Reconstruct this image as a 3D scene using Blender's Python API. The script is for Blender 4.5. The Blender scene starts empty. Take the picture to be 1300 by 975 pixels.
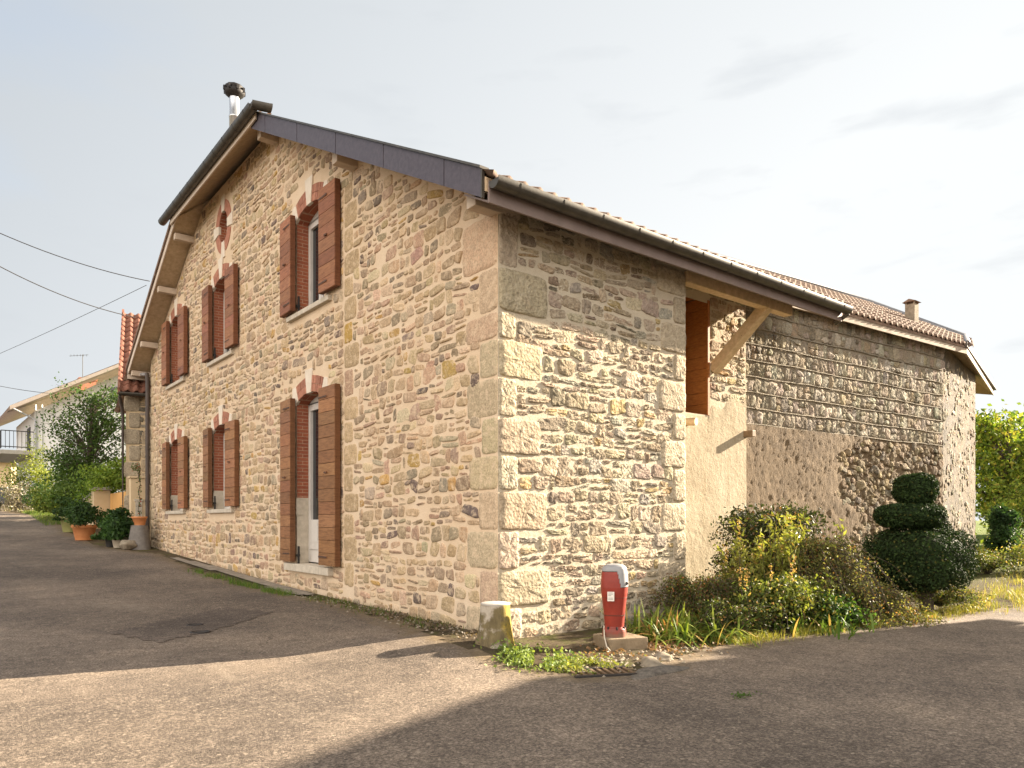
import bpy, bmesh, math, random
import numpy as np
from mathutils import Vector, Matrix

rng = np.random.default_rng(7)
random.seed(7)
scene = bpy.context.scene
COL = scene.collection

# ------------------------------------------------------------------ camera
cam_d = bpy.data.cameras.new("camera")
cam_d.sensor_width = 36.0
cam_d.lens = 36.0 * 925.0 / 1300.0
cam_d.shift_y = 172.5 / 1300.0
cam_d.clip_start = 0.05
cam_d.clip_end = 3000.0
cam = bpy.data.objects.new("camera", cam_d)
cam.location = (-5.0, -6.55, 1.38)
cam.rotation_euler = (math.radians(90), 0, -math.atan2(.622, .783))
COL.objects.link(cam)
scene.camera = cam

# ------------------------------------------------------------------ light
SUN = Vector((1.0, -0.22, 0.42)).normalized()
SUN_STRENGTH = 5.0
SKY_STRENGTH = 0.074
EXPOSURE = 2.38
scene.view_settings.view_transform = 'Standard'
scene.view_settings.look = 'None'
scene.view_settings.gamma = 1.0
scene.view_settings.use_curve_mapping = False
scene.view_settings.exposure = EXPOSURE
sd = bpy.data.lights.new("sun", 'SUN')
sd.energy = SUN_STRENGTH
sd.angle = math.radians(0.5)
sd.color = (1.0, 0.85, 0.66)
so = bpy.data.objects.new("sun", sd)
so.rotation_euler = SUN.to_track_quat('Z', 'Y').to_euler()
COL.objects.link(so)

world = bpy.data.worlds.new("World")
scene.world = world
world.use_nodes = True
wt = world.node_tree
wt.nodes.clear()
def wn(t, **k):
    n = wt.nodes.new(t)
    for a, b in k.items(): setattr(n, a, b)
    return n
sky = wn('ShaderNodeTexSky', sky_type='NISHITA')
sky.sun_disc = False
sky.sun_elevation = math.asin(SUN.z)
sky.sun_rotation = math.atan2(SUN.x, SUN.y)
sky.air_density = 1.0
sky.dust_density = 2.0
tc = wn('ShaderNodeTexCoord')
mp = wn('ShaderNodeMapping'); mp.inputs['Scale'].default_value = (1.0, 1.0, 3.2)
nz = wn('ShaderNodeTexNoise'); nz.inputs['Scale'].default_value = 2.1; nz.inputs['Detail'].default_value = 7; nz.inputs['Roughness'].default_value = .55
rp = wn('ShaderNodeValToRGB')
rp.color_ramp.elements[0].position = .35; rp.color_ramp.elements[0].color = (.70, .70, .70, 1)
rp.color_ramp.elements[1].position = .66; rp.color_ramp.elements[1].color = (.95, .95, .95, 1)
dt = wn('ShaderNodeVectorMath', operation='DOT_PRODUCT'); dt.inputs[1].default_value = SUN + Vector((0, 0, -1.2))
mr = wn('ShaderNodeMapRange'); mr.inputs[1].default_value = -.55; mr.inputs[2].default_value = .30; mr.inputs[3].default_value = 0; mr.inputs[4].default_value = 1.0
ad = wn('ShaderNodeMath', operation='ADD', use_clamp=True)
cl = wn('ShaderNodeMixRGB'); cl.inputs[1].default_value = (1.60, 1.72, 1.84, 1); cl.inputs[2].default_value = (2.55, 2.62, 2.64, 1)
mx = wn('ShaderNodeMixRGB')
bg = wn('ShaderNodeBackground'); bg.inputs[1].default_value = SKY_STRENGTH
out = wn('ShaderNodeOutputWorld')
L = wt.links.new
L(tc.outputs['Generated'], mp.inputs[0]); L(mp.outputs[0], nz.inputs['Vector']); L(nz.outputs[0], rp.inputs[0])
L(tc.outputs['Generated'], dt.inputs[0]); L(dt.outputs['Value'], mr.inputs[0])
L(rp.outputs[0], ad.inputs[0]); L(mr.outputs[0], ad.inputs[1])
L(mr.outputs[0], cl.inputs[0])
mpw = wn('ShaderNodeMapping'); mpw.inputs['Scale'].default_value = (2.4, 2.4, 10.0); mpw.inputs['Location'].default_value = (.3, .2, .35)
nw_ = wn('ShaderNodeTexNoise'); nw_.inputs['Scale'].default_value = 2.6; nw_.inputs['Detail'].default_value = 6; nw_.inputs['Roughness'].default_value = .5
rw_ = wn('ShaderNodeValToRGB'); rw_.color_ramp.elements[0].position = .56; rw_.color_ramp.elements[0].color = (0, 0, 0, 1); rw_.color_ramp.elements[1].position = .74; rw_.color_ramp.elements[1].color = (.42, .42, .42, 1)
wisp = wn('ShaderNodeMixRGB'); wisp.inputs[2].default_value = (1.75, 1.85, 1.95, 1)          # thin greyish wisps
L(tc.outputs['Generated'], mpw.inputs[0]); L(mpw.outputs[0], nw_.inputs['Vector']); L(nw_.outputs[0], rw_.inputs[0])
L(rw_.outputs[0], wisp.inputs[0]); L(cl.outputs[0], wisp.inputs[1])
L(ad.outputs[0], mx.inputs[0]); L(sky.outputs[0], mx.inputs[1]); L(wisp.outputs[0], mx.inputs[2])
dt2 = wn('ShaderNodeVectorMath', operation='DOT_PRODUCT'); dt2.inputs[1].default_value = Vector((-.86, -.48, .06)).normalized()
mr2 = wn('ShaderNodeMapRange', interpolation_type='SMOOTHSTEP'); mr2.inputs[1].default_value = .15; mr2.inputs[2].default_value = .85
bank = wn('ShaderNodeMixRGB'); bank.inputs[2].default_value = (8.0, 7.25, 6.5, 1)     # bright sky added behind the camera to lift the shaded gable
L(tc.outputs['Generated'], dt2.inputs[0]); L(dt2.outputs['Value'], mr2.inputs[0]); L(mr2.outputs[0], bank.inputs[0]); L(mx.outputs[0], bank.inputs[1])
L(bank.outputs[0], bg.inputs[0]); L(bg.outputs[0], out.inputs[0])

# ------------------------------------------------------------------ materials
def new_mat(name):
    m = bpy.data.materials.new(name); m.use_nodes = True
    return m, m.node_tree, m.node_tree.nodes['Principled BSDF']

def node(nt, t, **k):
    n = nt.nodes.new(t)
    for a, b in k.items(): setattr(n, a, b)
    return n

def noise(nt, scale, detail=5, rough=.6, vec=None, stretch=None):
    n = node(nt, 'ShaderNodeTexNoise')
    n.inputs['Scale'].default_value = scale; n.inputs['Detail'].default_value = detail; n.inputs['Roughness'].default_value = rough
    if vec is None:
        t = node(nt, 'ShaderNodeTexCoord'); vec = t.outputs['Object']
    if stretch:
        mpn = node(nt, 'ShaderNodeMapping'); mpn.inputs['Scale'].default_value = stretch
        nt.links.new(vec, mpn.inputs[0]); vec = mpn.outputs[0]
    nt.links.new(vec, n.inputs['Vector'])
    return n.outputs[0]

def ramp(nt, fac, stops):
    r = node(nt, 'ShaderNodeValToRGB')
    e = r.color_ramp.elements
    while len(e) < len(stops): e.new(.5)
    for i, (p, c) in enumerate(stops):
        e[i].position = p; e[i].color = (c[0], c[1], c[2], 1) if hasattr(c, '__len__') else (c, c, c, 1)
    nt.links.new(fac, r.inputs[0])
    return r.outputs[0]

def mix(nt, fac, a, b, mode='MIX'):
    m = node(nt, 'ShaderNodeMixRGB', blend_type=mode)
    for i, v in ((0, fac), (1, a), (2, b)):
        if isinstance(v, (int, float)): m.inputs[i].default_value = v
        elif isinstance(v, tuple): m.inputs[i].default_value = (*v[:3], 1)
        else: nt.links.new(v, m.inputs[i])
    return m.outputs[0]

def bump(nt, bsdf, hs):
    prev = None
    for h, s, d in hs:
        b = node(nt, 'ShaderNodeBump'); b.inputs['Strength'].default_value = s; b.inputs['Distance'].default_value = d
        nt.links.new(h, b.inputs['Height'])
        if prev is not None: nt.links.new(prev, b.inputs['Normal'])
        prev = b.outputs[0]
    nt.links.new(prev, bsdf.inputs['Normal'])

def attr(nt, name='Col'):
    a = node(nt, 'ShaderNodeAttribute', attribute_name=name)
    return a

def simple(name, c0, c1, scale=6, rough=.8, bs=40, bd=.004, metal=0, spec=.3, stretch=None):
    m, nt, b = new_mat(name)
    n = noise(nt, scale, 6, .65, stretch=stretch)
    nt.links.new(ramp(nt, n, [(.3, c0), (.7, c1)]), b.inputs['Base Color'])
    b.inputs['Roughness'].default_value = rough; b.inputs['Metallic'].default_value = metal
    b.inputs['Specular IOR Level'].default_value = spec
    if bd: bump(nt, b, [(noise(nt, bs, 4, .6, stretch=stretch), .6, bd)])
    return m

def stone_mat(name, fine, depth, pit, smear=None):
    """per-stone colour from the mesh, grain, lichen blotches, pitted relief"""
    m, nt, b = new_mat(name)
    a = attr(nt)
    g = ramp(nt, noise(nt, fine, 6, .75), [(.25, .45), (.5, .98), (.8, 1.5)])
    c = mix(nt, 1.0, a.outputs['Color'], g, 'MULTIPLY')
    bl = ramp(nt, noise(nt, 5.5, 5, .6), [(.56, 0.0), (.72, .45)])
    c = mix(nt, bl, c, (.33, .265, .19))
    pale = ramp(nt, noise(nt, 9, 6, .7), [(.55, 0.0), (.75, .5)])
    c = mix(nt, pale, c, (.58, .46, .31))
    if smear:
        sm_ = ramp(nt, noise(nt, 8.5, 7, .75), [(.50, 0.0), (.60, smear[1])])
        c = mix(nt, sm_, c, smear[0])
    nt.links.new(c, b.inputs['Base Color'])
    b.inputs['Roughness'].default_value = .92; b.inputs['Specular IOR Level'].default_value = .15
    v = node(nt, 'ShaderNodeTexVoronoi'); v.inputs['Scale'].default_value = pit
    t = node(nt, 'ShaderNodeTexCoord'); nt.links.new(t.outputs['Object'], v.inputs['Vector'])
    bump(nt, b, [(noise(nt, fine * .5, 7, .7), .7, depth), (v.outputs['Distance'], .45, depth * .7)])
    return m

M = {}
M['stone_gable'] = stone_mat('gable_stone', 40, .016, 34, ((.675, .525, .36), .6))
M['stone_side'] = stone_mat('side_stone', 26, .045, 26, ((.60, .525, .40), .35))
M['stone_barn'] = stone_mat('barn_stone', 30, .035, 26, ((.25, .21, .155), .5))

def mortar_mat(name, c0, c1, c2, bd):
    m, nt, b = new_mat(name)
    c = ramp(nt, noise(nt, 1.3, 7, .7), [(.3, c0), (.5, c1), (.72, c2)])
    g = ramp(nt, noise(nt, 90, 4, .7), [(.3, .8), (.7, 1.12)])
    nt.links.new(mix(nt, 1.0, c, g, 'MULTIPLY'), b.inputs['Base Color'])
    b.inputs['Roughness'].default_value = .95; b.inputs['Specular IOR Level'].default_value = .1
    bump(nt, b, [(noise(nt, 14, 6, .7), .8, bd), (noise(nt, 110, 3, .6), .5, bd * .25)])
    return m
M['mortar_gable'] = mortar_mat('gable_mortar', (.62, .47, .31), (.685, .535, .375), (.73, .595, .44), .012)
M['mortar_side'] = mortar_mat('side_mortar', (.46, .395, .295), (.525, .455, .345), (.57, .505, .395), .02)
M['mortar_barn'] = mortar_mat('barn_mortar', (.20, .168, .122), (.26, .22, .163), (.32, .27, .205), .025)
def plaster():
    m, nt, b = new_mat('cream_render')
    c = ramp(nt, noise(nt, 1.1, 7, .7), [(.3, (.32, .265, .185)), (.5, (.40, .34, .245)), (.72, (.46, .40, .30))])
    st = ramp(nt, noise(nt, 5, 7, .7, stretch=(1, 1, .12)), [(.52, 0.0), (.70, .55)])
    c = mix(nt, st, c, (.30, .235, .145))
    g = ramp(nt, noise(nt, 70, 4, .7), [(.3, .85), (.7, 1.1)])
    nt.links.new(mix(nt, 1.0, c, g, 'MULTIPLY'), b.inputs['Base Color']); b.inputs['Roughness'].default_value = .95; b.inputs['Specular IOR Level'].default_value = .1
    bump(nt, b, [(noise(nt, 9, 7, .7), .8, .03), (noise(nt, 80, 3, .6), .5, .004)])
    return m
M['plaster'] = plaster()

def roughcast():
    m, nt, b = new_mat('roughcast_render')
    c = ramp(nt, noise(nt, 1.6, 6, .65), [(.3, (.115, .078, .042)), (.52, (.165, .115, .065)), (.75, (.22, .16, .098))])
    s = noise(nt, 26, 5, .7, stretch=(1.0, 1.0, .45))
    g = ramp(nt, s, [(.3, .7), (.7, 1.2)])
    nt.links.new(mix(nt, 1.0, c, g, 'MULTIPLY'), b.inputs['Base Color'])
    b.inputs['Roughness'].default_value = .95
    bump(nt, b, [(s, .9, .024), (noise(nt, 70, 5, .7), .7, .010)])
    return m
M['roughcast'] = roughcast()

def angle_wall_mat():
    m, nt, b = new_mat('patched_render')
    p = noise(nt, 1.1, 6, .7)
    c = ramp(nt, p, [(.36, (.215, .168, .112)), (.5, (.155, .128, .094)), (.64, (.11, .098, .083))])
    s = noise(nt, 22, 6, .75, stretch=(1, 1, .6))
    g = ramp(nt, s, [(.3, .6), (.7, 1.25)])
    nt.links.new(mix(nt, 1.0, c, g, 'MULTIPLY'), b.inputs['Base Color'])
    b.inputs['Roughness'].default_value = .95
    bump(nt, b, [(s, 1.0, .03)])
    return m
M['patched'] = angle_wall_mat()

def brick_mat(name, c1, c2, mort, axes, bw=.22, bh=.062, ms=.012):
    m, nt, b = new_mat(name)
    t = node(nt, 'ShaderNodeTexCoord'); sp = node(nt, 'ShaderNodeSeparateXYZ'); cb = node(nt, 'ShaderNodeCombineXYZ')
    nt.links.new(t.outputs['Object'], sp.inputs[0])
    nt.links.new(sp.outputs[axes[0]], cb.inputs[0]); nt.links.new(sp.outputs[axes[1]], cb.inputs[1])
    br = node(nt, 'ShaderNodeTexBrick')
    br.inputs['Color1'].default_value = (*c1, 1); br.inputs['Color2'].default_value = (*c2, 1); br.inputs['Mortar'].default_value = (*mort, 1)
    br.inputs['Scale'].default_value = 1.0; br.inputs['Brick Width'].default_value = bw; br.inputs['Row Height'].default_value = bh
    br.inputs['Mortar Size'].default_value = ms * .5; br.inputs['Bias'].default_value = 0
    nt.links.new(cb.outputs[0], br.inputs['Vector'])
    g = ramp(nt, noise(nt, 30, 5, .7), [(.25, .7), (.75, 1.25)])
    nt.links.new(mix(nt, 1.0, br.outputs[0], g, 'MULTIPLY'), b.inputs['Base Color'])
    b.inputs['Roughness'].default_value = .9
    inv = node(nt, 'ShaderNodeMath', operation='SUBTRACT'); inv.inputs[0].default_value = 1; nt.links.new(br.outputs['Fac'], inv.inputs[1])
    bump(nt, b, [(inv.outputs[0], .8, .008), (noise(nt, 60, 4, .6), .4, .004)])
    return m
M['brick'] = brick_mat('reveal_brick', (.34, .105, .05), (.25, .07, .035), (.42, .25, .16), (0, 2))
def arch_brick():
    m, nt, b = new_mat('arch_brick')
    c = ramp(nt, noise(nt, 12, 6, .7), [(.3, (.30, .12, .07)), (.55, (.40, .175, .11)), (.75, (.48, .25, .17))])
    nt.links.new(mix(nt, 1.0, c, attr(nt).outputs['Color'], 'MULTIPLY'), b.inputs['Base Color']); b.inputs['Roughness'].default_value = .92
    bump(nt, b, [(noise(nt, 50, 4, .6), .6, .005)])
    return m
M['brick_arch'] = arch_brick()
M['white_stone'] = simple('dressed_white_stone', (.62, .53, .42), (.74, .66, .55), 7, .9, 60, .003)
M['rock'] = simple('weathered_rock', (.17, .14, .10), (.33, .28, .21), 8, .95, 50, .012)
M['sill'] = simple('sill_stone', (.42, .37, .29), (.60, .53, .43), 10, .9, 50, .006)

def wood(name, base, dark, stretch, gl=.6, use_attr=True, knots=True):
    m, nt, b = new_mat(name)
    n = noise(nt, 5, 7, .65, stretch=stretch)
    c = ramp(nt, n, [(.25, dark), (.55, base), (.8, tuple(min(1, x * 1.28) for x in base))])
    if use_attr: c = mix(nt, 1.0, c, attr(nt).outputs['Color'], 'MULTIPLY')
    if knots:
        v = node(nt, 'ShaderNodeTexVoronoi'); v.inputs['Scale'].default_value = 5.5
        t = node(nt, 'ShaderNodeTexCoord'); nt.links.new(t.outputs['Object'], v.inputs['Vector'])
        k = ramp(nt, v.outputs['Distance'], [(.03, .85), (.075, 0.0)])
        c = mix(nt, k, c, tuple(x * .3 for x in dark))
    nt.links.new(c, b.inputs['Base Color'])
    b.inputs['Roughness'].default_value = gl
    b.inputs['Specular IOR Level'].default_value = .25
    bump(nt, b, [(noise(nt, 16, 5, .6, stretch=stretch), .5, .003)])
    return m
M['shutter'] = wood('shutter_wood', (.30, .128, .062), (.15, .058, .028), (1, 1.2, 9))
M['panel'] = wood('panel_wood', (.36, .135, .035), (.20, .065, .016), (2, 2, 9), use_attr=False)
M['beam'] = wood('beam_wood', (.56, .42, .26), (.42, .30, .17), (3, 3, 3), use_attr=False)
M['soffit'] = wood('soffit_wood', (.50, .38, .25), (.36, .26, .16), (2, 2, 2), use_attr=False)
M['old_wood'] = wood('weathered_wood', (.22, .15, .09), (.11, .075, .045), (2, 2, 2), use_attr=False)
M['fascia'] = simple('fascia_paint', (.19, .145, .13), (.25, .195, .175), 4, .6, 30, .001)
M['cream_board'] = simple('cream_board_paint', (.56, .46, .37), (.66, .56, .46), 4, .6, 30, .001)
M['eave_old'] = simple('stained_eave_board', (.22, .17, .125), (.50, .42, .33), 5, .8, 30, .003)
M['purlin'] = simple('purlin_paint', (.46, .37, .28), (.58, .48, .38), 6, .8, 30, .003)
M['slate'] = simple('verge_slate', (.050, .042, .054), (.088, .074, .088), 14, .5, 60, .002, spec=.4)
M['zinc'] = simple('gutter_zinc', (.050, .045, .036), (.095, .085, .070), 7, .45, 30, .001, metal=.35, spec=.5)
M['bright_zinc'] = simple('pale_zinc', (.42, .43, .46), (.56, .57, .60), 7, .35, 30, .001, metal=.6, spec=.5)
M['ridge_zinc'] = simple('ridge_zinc', (.12, .125, .135), (.19, .195, .21), 7, .5, 30, .001, metal=.3, spec=.5)
M['steel'] = simple('flue_steel', (.50, .52, .55), (.66, .68, .70), 5, .3, 30, .0, metal=.75, spec=.5)
M['black_iron'] = simple('black_iron', (.015, .014, .013), (.035, .03, .028), 20, .6, 60, .001)
M['rust_iron'] = simple('rusty_hinge_iron', (.045, .028, .02), (.10, .06, .04), 20, .7, 60, .001)
M['pipe_brown'] = simple('downpipe_brown', (.055, .042, .036), (.085, .065, .055), 5, .5, 30, 0)
M['frame_white'] = simple('window_frame_paint', (.52, .49, .45), (.62, .59, .55), 4, .45, 30, 0)
M['plain_wall'] = simple('plain_wall_render', (.42, .34, .25), (.50, .41, .31), 2, .9, 30, .004)
M['white_wall'] = simple('white_wall_render', (.60, .60, .60), (.70, .70, .69), 1.5, .9, 20, .004)
M['beige_wall'] = simple('beige_wall_render', (.56, .43, .26), (.64, .50, .32), 2.5, .9, 40, .004)
M['orange_wall'] = simple('orange_wall_render', (.58, .31, .10), (.66, .37, .13), 2.5, .9, 40, .003)
M['concrete'] = simple('concrete', (.36, .33, .29), (.46, .43, .38), 5, .9, 40, .006)

def glass_mat():
    m, nt, b = new_mat('window_glass')
    b.inputs['Base Color'].default_value = (.012, .014, .017, 1)
    b.inputs['Roughness'].default_value = .03
    b.inputs['Specular IOR Level'].default_value = .6
    return m
M['glass'] = glass_mat()

def tile_mat(name, base, dark, pale):
    m, nt, b = new_mat(name)
    c = ramp(nt, noise(nt, 3.3, 5, .7), [(.3, dark), (.52, base), (.75, pale)])
    c = mix(nt, 1.0, c, ramp(nt, noise(nt, 40, 4, .7), [(.3, .75), (.7, 1.2)]), 'MULTIPLY')
    li = ramp(nt, noise(nt, 7, 6, .75), [(.56, 0.0), (.7, .6)])
    c = mix(nt, li, c, (.20, .18, .13))
    nt.links.new(c, b.inputs['Base Color']); b.inputs['Roughness'].default_value = .85
    bump(nt, b, [(noise(nt, 50, 4, .6), .5, .004)])
    return m
M['tile_old'] = tile_mat('old_roof_tile', (.19, .12, .082), (.10, .068, .05), (.27, .19, .13))
M['tile_red'] = tile_mat('red_roof_tile', (.22, .088, .054), (.13, .052, .034), (.30, .15, .10))

def leaf_mat(name, trans=.35, rough=.5):
    m, nt, b = new_mat(name)
    a = attr(nt).outputs['Color']
    nt.links.new(a, b.inputs['Base Color'])
    b.inputs['Roughness'].default_value = rough; b.inputs['Specular IOR Level'].default_value = .2
    tr = node(nt, 'ShaderNodeBsdfTranslucent')
    nt.links.new(mix(nt, 1.0, a, (1.25, 1.2, .6), 'MULTIPLY'), tr.inputs['Color'])
    ms = node(nt, 'ShaderNodeMixShader'); ms.inputs[0].default_value = trans
    o = nt.nodes['Material Output']
    nt.links.new(b.outputs[0], ms.inputs[1]); nt.links.new(tr.outputs[0], ms.inputs[2]); nt.links.new(ms.outputs[0], o.inputs['Surface'])
    return m
M['leaf'] = leaf_mat('leaf')
M['box_leaf'] = leaf_mat('box_leaf', .12, .75)
M['bark'] = simple('bark', (.055, .042, .03), (.12, .095, .07), 14, .95, 30, .02, stretch=(1, 1, .25))

# ------------------------------------------------------------------ mesh helpers
class Acc:
    """collects verts / faces / per-vertex colour / per-face material index for ONE mesh"""
    def __init__(s): s.v = []; s.f = []; s.c = []; s.m = []; s.n = 0; s.s = []
    def add(s, v, f, col=(1, 1, 1), mi=0, smooth=False):
        v = np.asarray(v, float).reshape(-1, 3)
        base = s.n
        s.v.append(v); s.n += len(v)
        c = np.asarray(col, float)
        s.c.append(np.tile(c, (len(v), 1)) if c.ndim == 1 else c)
        for q in f:
            s.f.append(tuple(int(i) + base for i in q)); s.m.append(mi); s.s.append(smooth)
    def box(s, lo, hi, col=(1, 1, 1), mi=0, rot=None, piv=None, jit=0):
        x0, y0, z0 = lo; x1, y1, z1 = hi
        v = np.array([(x0, y0, z0), (x1, y0, z0), (x1, y1, z0), (x0, y1, z0), (x0, y0, z1), (x1, y0, z1), (x1, y1, z1), (x0, y1, z1)], float)
        if jit: v += rng.normal(0, jit, v.shape)
        if rot is not None:
            p = np.array(piv if piv is not None else v.mean(0)); v = (v - p) @ np.array(rot).T + p
        s.add(v, [(0, 3, 2, 1), (4, 5, 6, 7), (0, 1, 5, 4), (1, 2, 6, 5), (2, 3, 7, 6), (3, 0, 4, 7)], col, mi)
    def prism(s, poly, off, col=(1, 1, 1), mi=0):
        """polygon (3D points) extruded by vector off"""
        p = np.array(poly, float); n = len(p); q = p + np.array(off, float)
        f = [tuple(range(n))[::-1], tuple(range(n, 2 * n))]
        f += [(i, (i + 1) % n, n + (i + 1) % n, n + i) for i in range(n)]
        s.add(np.vstack([p, q]), f, col, mi)
    def tube(s, pts, r, n=8, col=(1, 1, 1), mi=0, caps=True):
        pts = np.array(pts, float); k = len(pts)
        rs = np.full(k, r) if np.isscalar(r) else np.array(r, float)
        t = np.gradient(pts, axis=0) if k > 2 else np.repeat((pts[1] - pts[0])[None], 2, 0)
        t /= np.linalg.norm(t, axis=1)[:, None] + 1e-9
        ref = np.array([0, 0, 1.]) if abs(t[0][2]) < .9 else np.array([1., 0, 0])
        V = []
        for i in range(k):
            a = np.cross(t[i], ref); a /= np.linalg.norm(a) + 1e-9; b = np.cross(a, t[i])
            for j in range(n):
                th = 2 * math.pi * j / n
                V.append(pts[i] + rs[i] * (math.cos(th) * a + math.sin(th) * b))
        F = [(i * n + j, i * n + (j + 1) % n, (i + 1) * n + (j + 1) % n, (i + 1) * n + j) for i in range(k - 1) for j in range(n)]
        s.add(V, F, col, mi, True)
        if caps:
            s.add(V[:n], [tuple(range(n))], col, mi); s.add(V[-n:], [tuple(range(n))[::-1]], col, mi)
    def lathe(s, prof, c, n=20, sq=(1, 1), col=(1, 1, 1), mi=0):
        V = []; 
        for r, z in prof:
            for j in range(n):
                th = 2 * math.pi * j / n
                V.append((c[0] + r * sq[0] * math.cos(th), c[1] + r * sq[1] * math.sin(th), c[2] + z))
        k = len(prof)
        F = [(i * n + j, i * n + (j + 1) % n, (i + 1) * n + (j + 1) % n, (i + 1) * n + j) for i in range(k - 1) for j in range(n)]
        s.add(V, F, col, mi, True)
        s.add(V[:n], [tuple(range(n))[::-1]], col, mi); s.add(V[-n:], [tuple(range(n))], col, mi)
    def quads(s, V, col):
        """V (k,4,3) independent quads, col (k,3)"""
        k = len(V); base = s.n
        s.v.append(V.reshape(-1, 3)); s.n += 4 * k
        s.c.append(np.repeat(col, 4, 0))
        idx = np.arange(4 * k).reshape(-1, 4) + base
        s.f += [tuple(r) for r in idx.tolist()]; s.m += [0] * k; s.s += [False] * k
    def build(s, name, mats, parent=None, bevel=0, fix=True):
        me = bpy.data.meshes.new(name)
        V = np.vstack(s.v)
        me.from_pydata(V.tolist(), [], s.f)
        me.update()
        if s.c:
            a = me.color_attributes.new('Col', 'FLOAT_COLOR', 'POINT')
            C = np.ones((len(V), 4)); C[:, :3] = np.vstack(s.c)
            a.data.foreach_set('color', C.ravel().astype(np.float32))
        me.polygons.foreach_set('material_index', np.array(s.m, np.int32))
        me.polygons.foreach_set('use_smooth', np.array(s.s, bool))
        mats = mats if isinstance(mats, (list, tuple)) else [mats]
        for m in mats: me.materials.append(m)
        if fix or bevel:
            bm = bmesh.new(); bm.from_mesh(me)
            if fix: bmesh.ops.recalc_face_normals(bm, faces=bm.faces)
            if bevel:
                bmesh.ops.bevel(bm, geom=[e for e in bm.edges if len(e.link_faces) == 2 and e.calc_face_angle(0) > .6], offset=bevel, segments=2, profile=.6, affect='EDGES')
            bm.to_mesh(me); bm.free()
        o = bpy.data.objects.new(name, me); COL.objects.link(o)
        if parent is not None: o.parent = parent
        return o

def thing(name, label, cat, loc=(0, 0, 0), group=None):
    o = bpy.data.objects.new(name, None); COL.objects.link(o)
    o.location = loc; o['label'] = label; o['category'] = cat
    if group: o['group'] = group
    o.empty_display_size = .2
    return o
def tag(o, label, cat, group=None):
    o['label'] = label; o['category'] = cat
    if group: o['group'] = group
    return o
def rebase(o):
    """vertices were written in world space: make them local to the parent's origin"""
    if o.parent is not None:
        p = o.parent
        while p.parent is not None: p = p.parent
        o.data.transform(Matrix.Translation(-Vector(p.location)))
    return o
def part(acc, name, mats, parent, bevel=0, fix=True, label=None):
    o = acc.build(name, mats, parent, bevel, fix)
    rebase(o)
    if label: o['label'] = label
    return o
def structure(o): o['kind'] = 'structure'; return o
def stuff(o): o['kind'] = 'stuff'; return o

# ------------------------------------------------------------------ terrain
def sstep(a, b, x):
    t = np.clip((x - a) / (b - a), 0, 1); return t * t * (3 - 2 * t)
YS = np.array([-400, -2, 0, 3, 6, 10, 16.5, 20, 30, 45, 80, 400.])
ZS = np.array([0, 0, .0, .06, .14, .30, .55, .85, 1.6, 2.1, 2.5, 2.5])
def gz(X, Y):
    X = np.asarray(X, float); Y = np.asarray(Y, float)
    z = sum(np.interp(Y + d, YS, ZS) for d in (-1.2, -.6, 0, .6, 1.2)) / 5.0
    z = z * (1 - sstep(2, 9, X))
    bank = (.11 - .06 * sstep(2, 7, Y)) * sstep(-2.5, -.7, X) * (1 - sstep(-.35, .35, X)) * sstep(-1.5, -.25, Y)     # the verge banks up to the gable
    return z + bank + .022 * np.clip(X - 6, 0, 30)

EDGE = np.array([(60, -4.5), (20, -3.6), (11, -2.95), (8.16, -2.67), (6.95, -2.43), (5.94, -2.19), (4.36, -2.06), (2.82, -1.89), (1.65, -1.72), (.7, -1.95), (.16, -2.1), (-.48, -2.02), (-.78, -1.4),
                 (-.85, -.4), (-.62, 1.15), (-.5, 3.15), (-.62, 5.93), (-.73, 9.31), (-.5, 13.84), (-.85, 14.76), (-1.28, 16.64), (-1.56, 20.4), (-1.4, 28.4), (-2.2, 31.6), (-2.4, 37.4), (-3, 60), (-6, 300)])
def edge_dist(P):
    """signed distance to the road's edge, positive on the asphalt"""
    best = np.full(len(P), 1e9); sg = np.ones(len(P))
    for a, b in zip(EDGE[:-1], EDGE[1:]):
        d = b - a; t = np.clip(((P - a) @ d) / (d @ d), 0, 1)
        q = P - (a + t[:, None] * d); L2 = np.hypot(q[:, 0], q[:, 1])
        cr = d[0] * (P[:, 1] - a[1]) - d[1] * (P[:, 0] - a[0])
        upd = L2 < best - 1e-9
        best = np.where(upd, L2, best); sg = np.where(upd, np.sign(cr), sg)
    return best * sg
def vnoise(P, s, seed):
    r = np.random.default_rng(seed); out = 0
    for k in range(6):
        a = r.uniform(0, 6.28); f = s * r.uniform(.6, 1.7); ph = r.uniform(0, 6.28)
        out = out + np.sin((P[:, 0] * math.cos(a) + P[:, 1] * math.sin(a)) * f + ph)
    return out / 6

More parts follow.
